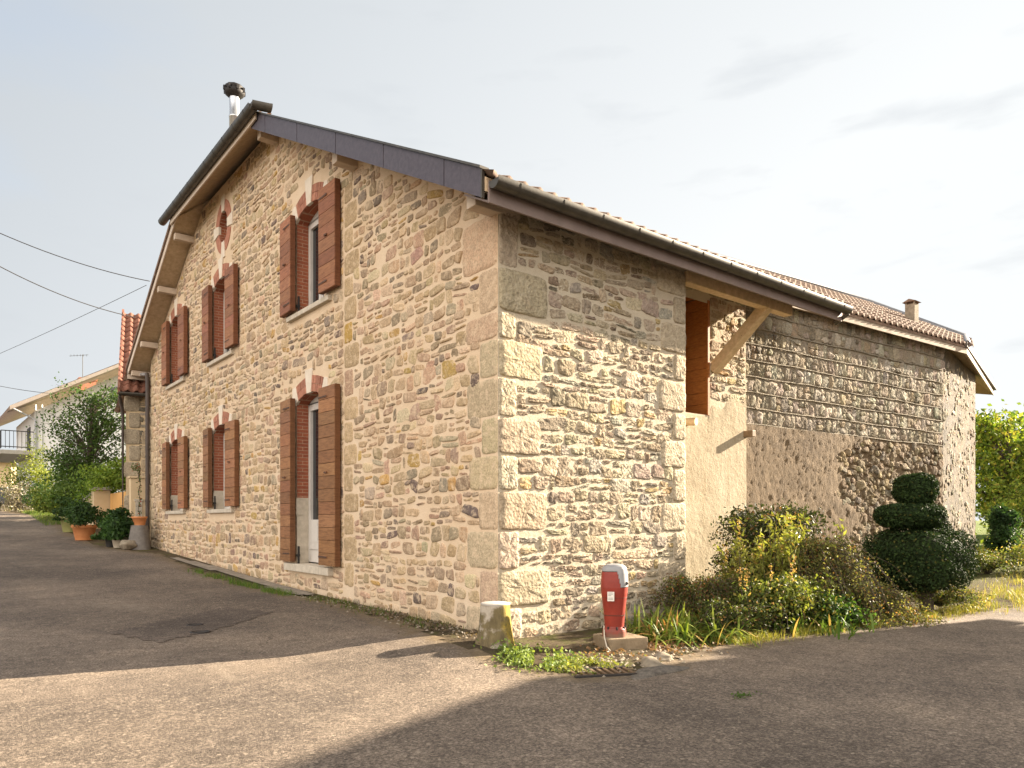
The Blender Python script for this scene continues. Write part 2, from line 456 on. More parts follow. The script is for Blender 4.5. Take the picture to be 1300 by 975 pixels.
def axis(lo, hi, step, far):
    mid = np.arange(lo, hi + step / 2, step)
    g = []; x = step
    while x < far: g.append(x); x *= 1.35
    g = np.array(g + [far])
    return np.concatenate([lo - g[::-1], mid, hi + g])
def sheet(name, xs, ys, zoff, mat, keep=None):
    XX, YY = np.meshgrid(xs, ys, indexing='ij'); nx, ny = XX.shape
    P = np.stack([XX.ravel(), YY.ravel()], 1)
    Z = gz(P[:, 0], P[:, 1]) + zoff
    d = edge_dist(P)
    idx = np.arange(nx * ny).reshape(nx, ny)
    F = np.stack([idx[:-1, :-1], idx[1:, :-1], idx[1:, 1:], idx[:-1, 1:]], -1).reshape(-1, 4)
    if keep is not None:
        ok = keep(P, d); F = F[ok[F].all(1)]
    used = np.unique(F); rem = -np.ones(nx * ny, int); rem[used] = np.arange(len(used)); F = rem[F]
    V = np.column_stack([P, Z])[used]; dd = d[used]
    me = bpy.data.meshes.new(name); me.from_pydata(V.tolist(), [], F.tolist()); me.update()
    a = me.attributes.new('edge', 'FLOAT', 'POINT'); a.data.foreach_set('value', dd.astype(np.float32))
    me.polygons.foreach_set('use_smooth', np.ones(len(F), bool))
    me.materials.append(mat)
    o = bpy.data.objects.new(name, me); COL.objects.link(o)
    return structure(o)

def ground_mat():
    m, nt, b = new_mat('earth_and_grass')
    e = attr(nt, 'edge').outputs['Fac']
    c = ramp(nt, noise(nt, 2.2, 7, .75), [(.3, (.055, .042, .028)), (.5, (.115, .088, .055)), (.62, (.10, .10, .035)), (.75, (.13, .15, .035))])
    far = ramp(nt, noise(nt, .35, 5, .6), [(.3, (.07, .11, .022)), (.6, (.13, .16, .035)), (.8, (.22, .19, .06))])
    f = node(nt, 'ShaderNodeMapRange'); f.inputs[1].default_value = -1.6; f.inputs[2].default_value = -4.0; nt.links.new(e, f.inputs[0])
    c = mix(nt, f.outputs[0], c, far)
    nt.links.new(c, b.inputs['Base Color']); b.inputs['Roughness'].default_value = 1; b.inputs['Specular IOR Level'].default_value = .1
    bump(nt, b, [(noise(nt, 9, 7, .8), 1.0, .06), (noise(nt, 55, 4, .7), .7, .015)])
    return m
def asphalt_mat(name='worn_asphalt', tint=(1.08, 1.0, .89)):
    m, nt, b = new_mat(name)
    t = node(nt, 'ShaderNodeTexCoord').outputs['Object']
    c = ramp(nt, noise(nt, .45, 8, .68), [(.30, (.078, .068, .062)), (.44, (.112, .096, .084)), (.56, (.150, .128, .110)), (.70, (.215, .182, .150))])
    pt = ramp(nt, noise(nt, .16, 4, .5), [(.40, .82), (.60, 1.16)])
    c = mix(nt, 1.0, c, pt, 'MULTIPLY')
    fine = ramp(nt, noise(nt, 7.5, 6, .75), [(.30, .70), (.5, 1.0), (.70, 1.28)])
    c = mix(nt, 1.0, c, fine, 'MULTIPLY')
    agg = noise(nt, 58, 3, .8)
    c = mix(nt, 1.0, c, ramp(nt, agg, [(.30, .30), (.5, .95), (.66, 2.0)]), 'MULTIPLY')
    v = node(nt, 'ShaderNodeTexVoronoi'); v.inputs['Scale'].default_value = 48; nt.links.new(t, v.inputs['Vector'])
    peb = ramp(nt, v.outputs['Color'], [(.80, 0.0), (.95, .6)])
    c = mix(nt, peb, c, (.36, .32, .27))
    wear = ramp(nt, noise(nt, .8, 9, .78, stretch=(1, .4, 1)), [(.56, 0.0), (.70, .55)])
    c = mix(nt, wear, c, (.25, .222, .19))
    oil = ramp(nt, noise(nt, .7, 6, .6, stretch=(.5, 1, 1)), [(.60, 0.0), (.74, .45)])
    c = mix(nt, oil, c, (.05, .043, .04))
    # cracks
    vc = node(nt, 'ShaderNodeTexVoronoi', feature='DISTANCE_TO_EDGE'); vc.inputs['Scale'].default_value = .55
    wv = node(nt, 'ShaderNodeVectorMath', operation='ADD')
    nn = node(nt, 'ShaderNodeTexNoise'); nn.inputs['Scale'].default_value = 1.6; nn.inputs['Detail'].default_value = 6
    nt.links.new(t, nn.inputs['Vector']); nt.links.new(t, wv.inputs[0]); nt.links.new(nn.outputs['Color'], wv.inputs[1]); nt.links.new(wv.outputs[0], vc.inputs['Vector'])
    cm = ramp(nt, noise(nt, .4, 3, .5), [(.56, 0.0), (.64, 1.0)])
    ck = ramp(nt, vc.outputs['Distance'], [(.002, .55), (.008, 0.0)])
    ckm = mix(nt, 1.0, ck, cm, 'MULTIPLY')
    c = mix(nt, ckm, c, (.03, .026, .02))
    # earth creeping in from the verge
    e = attr(nt, 'edge').outputs['Fac']
    en = node(nt, 'ShaderNodeMath', operation='MULTIPLY_ADD'); nt.links.new(noise(nt, 3.2, 7, .75), en.inputs[0]); en.inputs[1].default_value = -1.3; nt.links.new(e, en.inputs[2])
    f = node(nt, 'ShaderNodeMapRange'); f.inputs[1].default_value = -.32; f.inputs[2].default_value = -.70; nt.links.new(en.outputs[0], f.inputs[0])
    dirt = ramp(nt, noise(nt, 12, 6, .75), [(.3, (.07, .055, .038)), (.55, (.15, .12, .08)), (.75, (.24, .20, .14))])
    c = mix(nt, f.outputs[0], c, dirt)
    c = mix(nt, 1.0, c, tint, 'MULTIPLY')
    nt.links.new(c, b.inputs['Base Color']); b.inputs['Roughness'].default_value = .88; b.inputs['Specular IOR Level'].default_value = .25
    bump(nt, b, [(noise(nt, 1.5, 4, .5), .4, .05), (agg, .9, .010), (ckm, -.5, .02)])
    return m
sheet('ground', axis(-12, 26, .25, 700), axis(-10, 45, .25, 700), 0, ground_mat())
def keep_road(P, d):
    w = .10 * vnoise(P, 5, 3) + .08 * vnoise(P, 14, 4)
    x, y = P[:, 0], P[:, 1]
    return (d > -.12 + w) & (y > -24) & (x > -13 - .0 * y) & (x < 60) & (y < 130)
sheet('road', axis(-8, 14, .11, 46), axis(-8, 34, .11, 100), .008, asphalt_mat(), keep_road)

# ------------------------------------------------------------------ rubble masonry
PAL_GABLE = [((.42, .30, .185), 5), ((.46, .335, .205), 5), ((.37, .27, .175), 4), ((.31, .23, .155), 3), ((.44, .295, .20), 2.4), ((.45, .29, .11), .9), ((.25, .195, .145), 1.6), ((.52, .395, .26), 4), ((.16, .12, .10), .5), ((.40, .32, .22), 2)]
PAL_SIDE = [((.385, .31, .215), 5), ((.33, .265, .185), 4), ((.44, .365, .262), 4), ((.27, .21, .145), 2.8), ((.385, .28, .14), 1.4), ((.20, .165, .125), 1.5), ((.38, .30, .225), 2), ((.31, .28, .225), 2.4)]
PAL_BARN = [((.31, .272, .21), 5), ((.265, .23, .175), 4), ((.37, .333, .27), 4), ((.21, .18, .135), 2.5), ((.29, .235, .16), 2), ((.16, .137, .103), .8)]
PAL_COBBLE = [((.17, .13, .085), 4), ((.21, .165, .105), 3), ((.13, .096, .062), 3), ((.25, .20, .115), 1.5), ((.15, .13, .10), 2)]
def pick(pal):
    w = np.array([p[1] for p in pal]); c = np.array(pal[rng.choice(len(pal), p=w / w.sum())][0])
    return np.clip(c * rng.uniform(.85, 1.15) * (1 + rng.normal(0, .03, 3)), .02, .9)

def one_stone(acc, mapf, u, z, w, h, prot, rough, col, nA=14, p=3.0, rot=0, irreg=.10, mi=1, rings=((1.0, -.3), (.965, .55), (.86, .95), (.5, 1.0))):
    if p > 6:                                             # dressed block
        th = np.arange(nA) / nA * 2 * math.pi
        c, s = np.cos(th), np.sin(th)
        R = (np.abs(c) ** p + np.abs(s) ** p) ** (-1 / p) * (1 + rng.normal(0, irreg * .55, nA))
        x = c * R * w / 2; y = s * R * h / 2
    else:                                                 # irregular broken stone: jittered corners, rounded off
        cs_ = [(-.5, -.5), (.5, -.5), (.5, .5), (-.5, .5)]
        if rng.random() < .55: cs_.insert(rng.integers(1, 4), None)
        q = []
        for i_, c_ in enumerate(cs_):
            if c_ is None:
                a_, b_ = cs_[i_ - 1], cs_[(i_ + 1) % len(cs_)]; t_ = rng.uniform(.3, .7)
                c_ = ((a_[0] + (b_[0] - a_[0]) * t_) * 1.08, (a_[1] + (b_[1] - a_[1]) * t_) * 1.08)
                q.append(c_)
            else: q.append((c_[0] * (1.04 + rng.normal(0, irreg * 1.5)), c_[1] * (1.04 + rng.normal(0, irreg * 1.5))))
        q = np.array(q)
        for it in range(2):
            nx_ = np.roll(q, -1, 0); k_ = .13 if it == 0 else .25
            q = np.stack([q * (1 - k_) + nx_ * k_, q * k_ + nx_ * (1 - k_)], 1).reshape(-1, 2)
        cl_ = np.vstack([q, q[:1]]); sl = np.concatenate([[0], np.cumsum(np.hypot(*np.diff(cl_, axis=0).T))])
        tt_ = np.arange(nA) / nA * sl[-1]
        x = np.interp(tt_, sl, cl_[:, 0]) * w * (1 + rng.normal(0, irreg * .18, nA)); y = np.interp(tt_, sl, cl_[:, 1]) * h * (1 + rng.normal(0, irreg * .18, nA))
    if rot: x, y = x * math.cos(rot) - y * math.sin(rot), x * math.sin(rot) + y * math.cos(rot)
    V = []
    tilt = rng.normal(0, .25, 2)
    for k, (sc, hh) in enumerate(rings):
        px = x * sc; py = y * sc
        hz = prot * hh * (1 + tilt[0] * px / (w / 2) + tilt[1] * py / (h / 2)) + (rng.normal(0, rough, nA) if hh > .3 else 0)
        V.append(np.stack([u + px, z + py, hz], 1))
    V.append(np.array([[u, z, prot + rng.normal(0, rough)]]))
    V = np.vstack(V); K = len(rings)
    F = [(k * nA + j, k * nA + (j + 1) % nA, (k + 1) * nA + (j + 1) % nA, (k + 1) * nA + j) for k in range(K - 1) for j in range(nA)]
    F += [((K - 1) * nA + j, (K - 1) * nA + (j + 1) % nA, K * nA) for j in range(nA)]
    acc.add(mapf(V[:, 0], V[:, 1], V[:, 2]), F, col, mi, True)

def rubble(acc, mapf, free, z0, z1, hr, wr, prot, rough, gap, pal, nA=14, split=.3, irreg=.1, pr=(2.2, 4.5), wave=.02, skip=.02, hmap=None):
    z = z0; ph = rng.uniform(0, 6, 4)
    while z < z1 - .03:
        h = rng.uniform(*hr)
        if hmap: h *= hmap(z)
        for a, b in free(z, z + h):
            u = a
            while u < b - .03:
                sc = h / ((hr[0] + hr[1]) / 2)
                w = np.clip(rng.lognormal(math.log((wr[0] + wr[1]) / 2 * (.6 + .4 * sc)), .35), wr[0], wr[1])
                if b - (u + w) < wr[0] * .8: w = b - u
                if w > wr[1] * 1.2: w *= .5
                cells = [(u, z, w, h)]
                if rng.random() < split and h > .13:
                    k = rng.uniform(.35, .65)
                    if w > .22 and rng.random() < .5:
                        m_ = rng.uniform(.4, .6)
                        cells = [(u, z, w, h * k), (u, z + h * k, w * m_, h * (1 - k)), (u + w * m_, z + h * k, w * (1 - m_), h * (1 - k))]
                    else: cells = [(u, z, w, h * k), (u, z + h * k, w, h * (1 - k))]
                for cu, cz, cw, ch in cells:
                    if rng.random() < skip: continue
                    g = gap * rng.uniform(.6, 1.6)
                    ww = max(.03, cw - g) * rng.uniform(.94, 1.06); hh = max(.025, ch - g) * rng.uniform(.90, 1.05)
                    uu = cu + cw / 2; zz = cz + ch / 2 + wave * (math.sin(uu * 1.7 + ph[0] + z) + math.sin(uu * 4.1 + ph[1] + z * 3)) * .5 + rng.normal(0, gap * .25)
                    one_stone(acc, mapf, uu, zz, ww, hh, rng.uniform(*prot), rough, pick(pal), nA, rng.uniform(*pr), rng.normal(0, .09), irreg)
                u += w
        z += h

def sub(ints, a, b, m=.06):
    out = []
    for x, y in ints:
        if b <= x or a >= y: out.append((x, y)); continue
        if a - x > m: out.append((x, a))
        if y - b > m: out.append((b, y))
    return out

# ------------------------------------------------------------------ the stone house
house = thing('stone_house', 'restored rubble stone house with red wooden shutters, tall gable facing the road', 'house', (0, 0, 0))
YA, ZR, SL, Z0 = 9.32, 10.08, .523, 5.205           # ridge line, slope, height of roof plane over the corner
def roof_z(y): return Z0 + SL * (y if y < YA else 2 * YA - y)
HIPX, HIPZ, HIPS = -.55, 8.72, .55
YL = 16.75                                            # far end of the gable wall
def wall_top(y): return min(roof_z(y) - .20, HIPZ + .03)

# openings of the gable: centre, half width, sill, spring, crown, key top
OPEN = []
for yc in (5.25, 10.08, 13.88):
    OPEN.append((yc, .575, 4.98, 6.60, 6.74, 7.18))
OPEN.append((5.25, .575, .62, 3.41, 3.545, 3.94))
OPEN.append((10.08, .575, 1.62, 3.37, 3.50, 3.92))
OPEN.append((13.88, .575, 1.62, 3.37, 3.50, 3.90))
OC = (9.93, 7.82, .30, .34)                           # round window: y, z, half width, half height
def arc(o, y):
    yc, hw, _, zs, zc, _ = o; r = zc - zs; R = (hw * hw + r * r) / (2 * r)
    return zc - R + math.sqrt(max(R * R - (y - yc) ** 2, 0))

acc = Acc()
# mortar face in vertical strips, pierced by the openings
ub = {0.0, YL, YA, (HIPZ + .03 + .20 - Z0) / SL, 2 * YA - (HIPZ + .03 + .20 - Z0) / SL}
for o in OPEN:
    for k in range(11): ub.add(round(o[0] - o[1] + 2 * o[1] * k / 10, 5))
for k in range(17): ub.add(round(OC[0] - OC[2] * math.cos(math.pi * k / 16), 5))
for k in range(1, 34): ub.add(k * .5)
ub = sorted(ub)
for a, b in zip(ub[:-1], ub[1:]):
    if b - a < 1e-6: continue
    m_ = (a + b) / 2
    cuts = []
    for o in OPEN:
        if abs(m_ - o[0]) < o[1]: cuts.append((o[2], o[2], arc(o, a), arc(o, b)))
    if abs(m_ - OC[0]) < OC[2]:
        f = lambda y: OC[3] * math.sqrt(max(0, 1 - ((y - OC[0]) / OC[2]) ** 2))
        cuts.append((OC[1] - f(a), OC[1] - f(b), OC[1] + f(a), OC[1] + f(b)))
    cuts.sort()
    zl, zr_ = -.4, -.4
    for c0, c1, t0, t1 in cuts + [(wall_top(a), wall_top(b), 0, 0)]:
        acc.add([(0, a, zl), (0, b, zr_), (0, b, c1), (0, a, c0)], [(0, 1, 2, 3)])
        zl, zr_ = t0, t1
def map_gable(u, z, h): return np.stack([-h, u, z], 1)
# quoins at the corner and the dressed column beside the window
QUO = [(0, .36, .62, .34), (.37, .42, .34, .78), (.80, .44, .60, .30), (1.25, .45, .36, .74), (1.71, .40, .56, .28), (2.12, .42, .30, .62), (2.55, .44, .60, .26), (3.0, .43, .34, .66), (3.44, .30, .62, .25), (3.75, .50, .36, .74), (4.26, .62, .70, .28)]
def quoin_free_gable(z0, z1):
    zm = (z0 + z1) / 2
    for q in QUO:
        if q[0] - .05 <= zm <= q[0] + q[1] + .02: return q[2]
    return .3
COLQ = []
z = .35
k = 0
while z < 6.55:
    h = rng.uniform(.30, .42); wq = (.46 if k % 2 else .30) * rng.uniform(.9, 1.12)
    COLQ.append((z, h, 3.93 - wq, 3.93)); z += h + .012; k += 1
def free_gable(z0, z1):
    zt = z1
    ya = 0.0; yb = YL - .02
    if zt > wall_top(0.02): ya = max(ya, (zt + .2 - Z0) / SL)
    if zt > wall_top(YL): yb = min(yb, 2 * YA - (zt + .2 - Z0) / SL)
    if zt > HIPZ + .02: return []
    ya = max(ya, quoin_free_gable(z0, z1))
    I = [(ya, yb)] if yb > ya else []
    zm = (z0 + z1) / 2
    for o in OPEN:
        yc, hw, zs_, sp, cr, kt = o
        if z1 > zs_ - .10 and z0 < sp: I = sub(I, yc - hw - .02, yc + hw + .02)
        if z1 > sp - .02 and z0 < cr + .28: I = sub(I, yc - hw - .18, yc + hw + .18)
        if z1 > cr + .2 and z0 < kt: I = sub(I, yc - .13, yc + .13)
        if z1 > zs_ - .10 and z0 < zs_ + .02: I = sub(I, yc - .92, yc + .92)
    if z1 > OC[1] - .72 and z0 < OC[1] + .72:
        dz = min(abs(z0 - OC[1]), abs(z1 - OC[1]), abs(zm - OC[1]))
        ww = .62 * math.sqrt(max(0, 1 - (dz / .74) ** 2)) + .03
        I = sub(I, OC[0] - ww, OC[0] + ww)
    for q in COLQ:
        if q[0] - .03 < zm < q[0] + q[1] + .03: I = sub(I, q[2] - .02, q[3] + .02)
    return I
rubble(acc, map_gable, free_gable, .02, HIPZ, (.095, .225), (.09, .36), (.004, .018), .003, .032, PAL_GABLE, 18, .33, .14, (2.0, 3.6), .03)
for i, q in enumerate(COLQ):
    c = np.array((.43, .315, .185)) * rng.uniform(.85, 1.12) if rng.random() > .25 else np.array((.40, .265, .18))
    if i == 10: c = np.array((.44, .28, .08))
    one_stone(acc, map_gable, (q[2] + q[3]) / 2, q[0] + q[1] / 2, q[3] - q[2] - .02, q[1] - .02, .008, .002, c, 24, 7, 0, .05, 1, ((1.0, -.2), (.97, .8), (.8, 1.0), (.4, 1.0)))
for q in QUO:
    one_stone(acc, map_gable, q[2] / 2, q[0] + q[1] / 2 + .01, q[2] - .006, q[1] - .016, .007, .002, np.array((.50, .38, .25)) * rng.uniform(.80, 1.1) * (1 + rng.normal(0, .03, 3)), 40, 9, 0, .022, 1, ((1.0, -.2), (.985, .8), (.8, 1.0), (.4, 1.0)))
# far-end quoins
z = .5; k = 0
while z < 5.9:
    h = rng.uniform(.25, .4); wq = .5 if k % 2 else .3
    one_stone(acc, map_gable, YL - wq / 2, z + h / 2, wq - .02, h - .02, .03, .003, np.array((.45, .35, .23)) * rng.uniform(.85, 1.1), 18, 6, 0, .04); z += h; k += 1
part(acc, 'gable_wall', [M['mortar_gable'], M['stone_gable']], house, fix=False)

# side wall (faces the sun), its return and the recessed wall
XE = 3.34
acc = Acc()
def map_side(u, z, h): return np.stack([u, -h, z], 1)
zt = 4.98
us = np.linspace(0, XE, 12)
for a, b in zip(us[:-1], us[1:]): acc.add([(a, 0, -.4), (b, 0, -.4), (b, 0, zt), (a, 0, zt)], [(0, 1, 2, 3)])
acc.add([(XE, 0, -.4), (XE, 1.0, -.4), (XE, 1.0, 5.4), (XE, 0, 4.98)], [(0, 1, 2, 3)])
REND = []
z = .05; k = 0
while z < 4.9:
    h = rng.uniform(.34, .46); REND.append((z, h, (.55 if k % 2 else .27) * rng.uniform(.9, 1.15))); z += h + .01; k += 1
def free_side(z0, z1):
    zm = (z0 + z1) / 2; a = .3; b = XE - .02
    for q in QUO:
        if q[0] - .03 <= zm <= q[0] + q[1] + .02: a = q[3]
    for q in REND:
        if q[0] - .02 <= zm <= q[0] + q[1] + .02: b = XE - q[2]
    return [(a + .01, b - .01)] if z1 < zt + .1 else []
rubble(acc, map_side, free_side, -.02, zt, (.11, .235), (.10, .38), (.002, .018), .0055, .028, PAL_SIDE, 26, .34, .13, (2.4, 4.5), .018, .01)
for q in QUO:
    one_stone(acc, map_side, q[3] / 2 + .004, q[0] + q[1] / 2 + .01, q[3] - .010, q[1] - .014, .022, .005, np.array((.45, .37, .265)) * rng.uniform(.78, 1.12) * (1 + rng.normal(0, .03, 3)), 40, 11, 0, .010, 1, ((1.0, -.2), (.985, .55), (.93, .95), (.75, 1.0), (.55, 1.0), (.3, 1.)))
for q in REND:
    one_stone(acc, map_side, XE - q[2] / 2 - .004, q[0] + q[1] / 2, q[2] - .014, q[1] - .016, .024, .005, np.array((.42, .35, .25)) * rng.uniform(.85, 1.1), 34, 10, 0, .02, 1, ((1.0, -.2), (.98, .55), (.9, .95), (.7, 1.0), (.4, 1.)))
part(acc, 'side_wall', [M['mortar_side'], M['stone_side']], house, fix=False)

acc = Acc()
XB, OX0, OX1, OZ0, OZ1 = 6.30, 3.95, 5.24, 3.14, 5.02
def map_b(u, z, h): return np.stack([u, 1.0 - h, z], 1)
def quadb(a, b, z0, z1, mi=0): acc.add([(a, 1.0, z0), (b, 1.0, z0), (b, 1.0, z1), (a, 1.0, z1)], [(0, 1, 2, 3)], (1, 1, 1), mi)
quadb(XE, XB, -.4, OZ0); quadb(XE, OX0, OZ0, OZ1); quadb(OX1, XB, OZ0, OZ1); quadb(XE, XB, OZ1, 5.56)
acc.add([(XB, 1.0, -.4), (XB, 1.6, -.4), (XB, 1.6, 5.56), (XB, 1.0, 5.56)], [(0, 1, 2, 3)])
def free_b(z0, z1):
    I = [(XE + .1, XB - .02)]
    if z1 > OZ0 - .02 and z0 < OZ1: I = sub(I, OX0 - .02, OX1 + .02)
    return I
rubble(acc, map_b, free_b, 3.42, 5.5, (.12, .24), (.12, .38), (.004, .024), .006, .024, PAL_SIDE, 18, .35, .11, (2.4, 4.5), .015, .02)
part(acc, 'recessed_wall', [M['mortar_side'], M['stone_side']], house, fix=False)
# cream render over the lower part with a ragged upper edge
acc = Acc()
us = np.linspace(XE, XB - .01, 40)
tops = 3.42 + .16 * np.sin(us * 3.1 + 1) + .07 * np.sin(us * 11) + rng.normal(0, .025, 40)
tops = np.where(us < OX1 + .03, np.minimum(tops, OZ0 - .03), tops)
NV = 24
V = []
for u, t in zip(us, tops):
    for j in range(NV):
        f = j / (NV - 1); V.append((u, 1.0 - .022 * (1 if f < .97 else .1) + rng.normal(0, .001), -.3 + (t + .3) * f))
acc.add(V, [(i * NV + j, (i + 1) * NV + j, (i + 1) * NV + j + 1, i * NV + j + 1) for i in range(39) for j in range(NV - 1)], (1, 1, 1), 0, True)
acc.add([(XB - .01, 0.978, -.3), (XB - .01, 1.02, -.3), (XB - .01, 1.02, 3.3), (XB - .01, .978, 3.3)], [(0, 1, 2, 3)])
part(acc, 'render_coat', M['plaster'], house, fix=False)
# timber lined opening
acc = Acc()
for i in range(10):
    z0_ = OZ0 + i * (OZ1 - OZ0 + .12) / 10; z1_ = OZ0 + (i + 1) * (OZ1 - OZ0 + .12) / 10 - .006
    acc.box((OX1 - .035, 1.0 + .015, z0_), (OX1, 2.1, z1_), jit=.0012)
acc.box((OX1 - .05, .985, OZ0), (OX1 + .002, 1.02, OZ1 + .05))
acc.box((OX0 - .1, 2.1, OZ0 - .1), (OX1 + .05, 2.15, OZ1 + .2))
acc.box((OX0 - .1, 1.01, OZ1 + .13), (OX1 - .04, 2.1, OZ1 + .17))
acc.box((OX0 - .05, 1.01, OZ0 - .06), (OX1 - .036, 2.1, OZ0 - .005))
part(acc, 'loading_hatch', M['panel'], house, label='orange brown boards lining the high opening in the recess')
acc = Acc(); acc.tube([(4.62, 1.02, 2.98), (4.66, .82, 2.97)], .065, 10); part(acc, 'timber_stub', M['beam'], house)
acc = Acc(); acc.box((6.20, .80, 2.84), (6.30, 1.04, 2.95)); part(acc, 'timber_stub', M['old_wood'], house, .008)
# remaining outer walls so that the house is a closed body
acc = Acc()
acc.prism([(0.01, YL, -.4), (7.0, YL, -.4), (7.0, YL, roof_z(YL) - .2), (0.01, YL, roof_z(YL) - .2)], (0, -.3, 0))
acc.prism([(6.98, 1.3, -.4), (6.98, YL, -.4), (6.98, YL, 6.0), (6.98, YA, 9.85), (6.98, 1.3, 5.6)], (-.25, 0, 0))
part(acc, 'rear_wall', M['plain_wall'], house)

# ---- roof
def tile_field(acc, origin, ux, vs, nu, nv, w, l, inside=None, amp=.028, per=.21, step=.035):
    """pantiles: ux unit along the eave, vs unit up the slope"""
    ux = np.array(ux, float); vs = np.array(vs, float); n = np.cross(ux, vs); n /= np.linalg.norm(n)
    if n[2] < 0: n = -n
    o = np.array(origin, float)
    cu = int(round(w / per)) ; pts = 6
    us = np.arange(cu * pts + 1) / pts * per
    prof = amp * np.cos(us / per * 2 * math.pi)
    rows = int(l / .34)
    for r in range(rows):
        v0 = r * .34; v1 = v0 + .36
        ph = rng.normal(0, .006)
        A = o + us[:, None] * ux + v0 * vs + (prof + step + ph)[:, None] * n
        B = o + us[:, None] * ux + v1 * vs + (prof + ph * .3)[:, None] * n
        C = o + us[:, None] * ux + v0 * vs + (prof + ph - .01)[:, None] * n
        k = len(us)
        F = [(i, i + 1, k + i + 1, k + i) for i in range(k - 1)] + [(2 * k + i, 2 * k + i + 1, i + 1, i) for i in range(k - 1)]
        if inside is not None:
            mid = o + (us[:-1] + per / pts / 2)[:, None] * ux + (v0 + .17) * vs
            ok = inside(mid); F = [f for i, f in enumerate(F) if ok[i % (k - 1)]]
        acc.add(np.vstack([A, B, C]), F, (1, 1, 1), 0, True)
acc = Acc()
cs = 1 / math.hypot(1, SL)
XR = 6.95
YE = -.42
tile_field(acc, (-.5, YE - .14, roof_z(YE - .14) + .005), (1, 0, 0), (0, cs, SL * cs), 0, 0, XR + .5, 11.05,
           lambda p: p[:, 2] < HIPZ + HIPS * (p[:, 0] - HIPX) + .06)
tile_field(acc, (-.5, 2 * YA + .76, roof_z(2 * YA + .76) + .0), (1, 0, 0), (0, -cs, SL * cs), 0, 0, XR + .5, 9.4,
           lambda p: p[:, 2] < HIPZ + HIPS * (p[:, 0] - HIPX) + .06)
ch = 1 / math.hypot(1, HIPS)
tile_field(acc, (HIPX - .05, 6.2, HIPZ - .02), (0, 1, 0), (ch, 0, HIPS * ch), 0, 0, 6.3, 3.0,
           lambda p: p[:, 2] < np.minimum(Z0 + SL * p[:, 1], Z0 + SL * (2 * YA - p[:, 1])) + .06)
acc.tube([(1.9, YA, ZR + .06), (XR, YA, ZR + .06)], .11, 8)
roof = part(acc, 'roof', M['tile_old'], house, fix=False)
# roof deck and soffit boards
acc = Acc()
YR1 = (HIPZ - Z0) / SL; YR2 = 2 * YA - YR1
def deck(poly, t):  acc.prism(poly, (0, 0, -t))
deck([(-.47, YE, roof_z(YE) - .02), (XR, YE, roof_z(YE) - .02), (XR, YA, ZR - .02), (1.92, YA, ZR - .02), (-.47, YR1, HIPZ - .02)], .15)
deck([(-.47, 17.38, roof_z(17.38) - .02), (XR, 17.38, roof_z(17.38) - .02), (XR, YA, ZR - .025), (1.92, YA, ZR - .025), (-.47, YR2, HIPZ - .02)], .15)
deck([(-.5, YR1 + .02, HIPZ - .01), (-.5, YR2 - .02, HIPZ - .01), (1.95, YA, ZR - .03)], .12)
part(acc, 'soffit', M['soffit'], roof)
# slate hung verge on the right rake
acc = Acc()
ys = np.linspace(-.36, YR1 - .02, 11)
for i, (a, b) in enumerate(zip(ys[:-1], ys[1:])):
    b -= .008
    o_ = .004 * (i % 2)
    acc.prism([(-.50 - o_, a, roof_z(a) - .25), (-.50 - o_, b, roof_z(b) - .25), (-.50 - o_, b, roof_z(b) + .055), (-.50 - o_, a, roof_z(a) + .055)], (.022, 0, 0))
part(acc, 'verge', M['slate'], roof)
acc = Acc()
acc.prism([(-.53, -.38, roof_z(-.38) + .057), (-.53, YR1, HIPZ + .057), (-.53, YR1, HIPZ + .085), (-.53, -.38, roof_z(-.38) + .085)], (.12, 0, 0))
acc.box((-.505, -.385, roof_z(-.38) - .25), (-.47, -.362, roof_z(-.38) + .05))
part(acc, 'verge_trim', M['zinc'], roof)
# barge board and tile edge on the left rake
acc = Acc()
acc.prism([(-.50, YR2 + .02, HIPZ - .20), (-.50, 17.42, roof_z(17.42) - .20), (-.50, 17.42, roof_z(17.42) - .03), (-.50, YR2 + .02, HIPZ - .03)], (.025, 0, 0))
acc.box((-.5, 17.36, roof_z(17.4) - .30), (0.6, 17.40, roof_z(17.4) - .05))
part(acc, 'barge_board', M['cream_board'], roof)
acc = Acc()
acc.prism([(-.54, YR2 - .1, HIPZ + .03), (-.54, 17.46, roof_z(17.46) - .02), (-.54, 17.46, roof_z(17.46) + .07), (-.54, YR2 - .1, HIPZ + .12)], (.08, 0, 0))
part(acc, 'verge_tile', M['tile_old'], roof)
# gutters
def gutter(acc, p0, p1, outv, r=.085, n=9, up=0, seg=.55):
    p0 = np.array(p0, float); p1 = np.array(p1, float); d = p1 - p0; ln = np.linalg.norm(d); d /= ln
    ov = np.array(outv, float); zv = np.array((0, 0, 1.))
    ring = []
    for k in range(n):
        t = math.pi * k / (n - 1)
        ring.append(-math.cos(t) * r * ov - math.sin(t) * r * zv)
    ring.append(ring[-1] + .018 * zv)                      # front lip
    ring = np.array(ring)
    for (ra, a0, a1) in [(1.0, 0, ln)] + [(1.05, x, x + .035) for x in np.arange(.3, ln, seg)]:
        A = p0 + d * a0 + ring * ra; B = p0 + d * a1 + ring * ra; k = len(ring)
        acc.add(np.vstack([A, B]), [(i, i + 1, k + i + 1, k + i) for i in range(k - 1)], (1, 1, 1), 0, True)
    for q in (p0, p1):
        acc.add(q + ring[:n], [tuple(range(n))])
acc = Acc()
GY = -.53
gutter(acc, (-.46, GY, 4.905), (6.93, GY, 4.89), (0, -1, 0), .088, seg=.62)
acc.tube([(6.86, GY, 4.90), (6.9, GY - .01, 4.80), (6.95, -.3, 4.70)], .035, 8)
part(acc, 'gutter', M['zinc'], roof, fix=False)
acc = Acc()
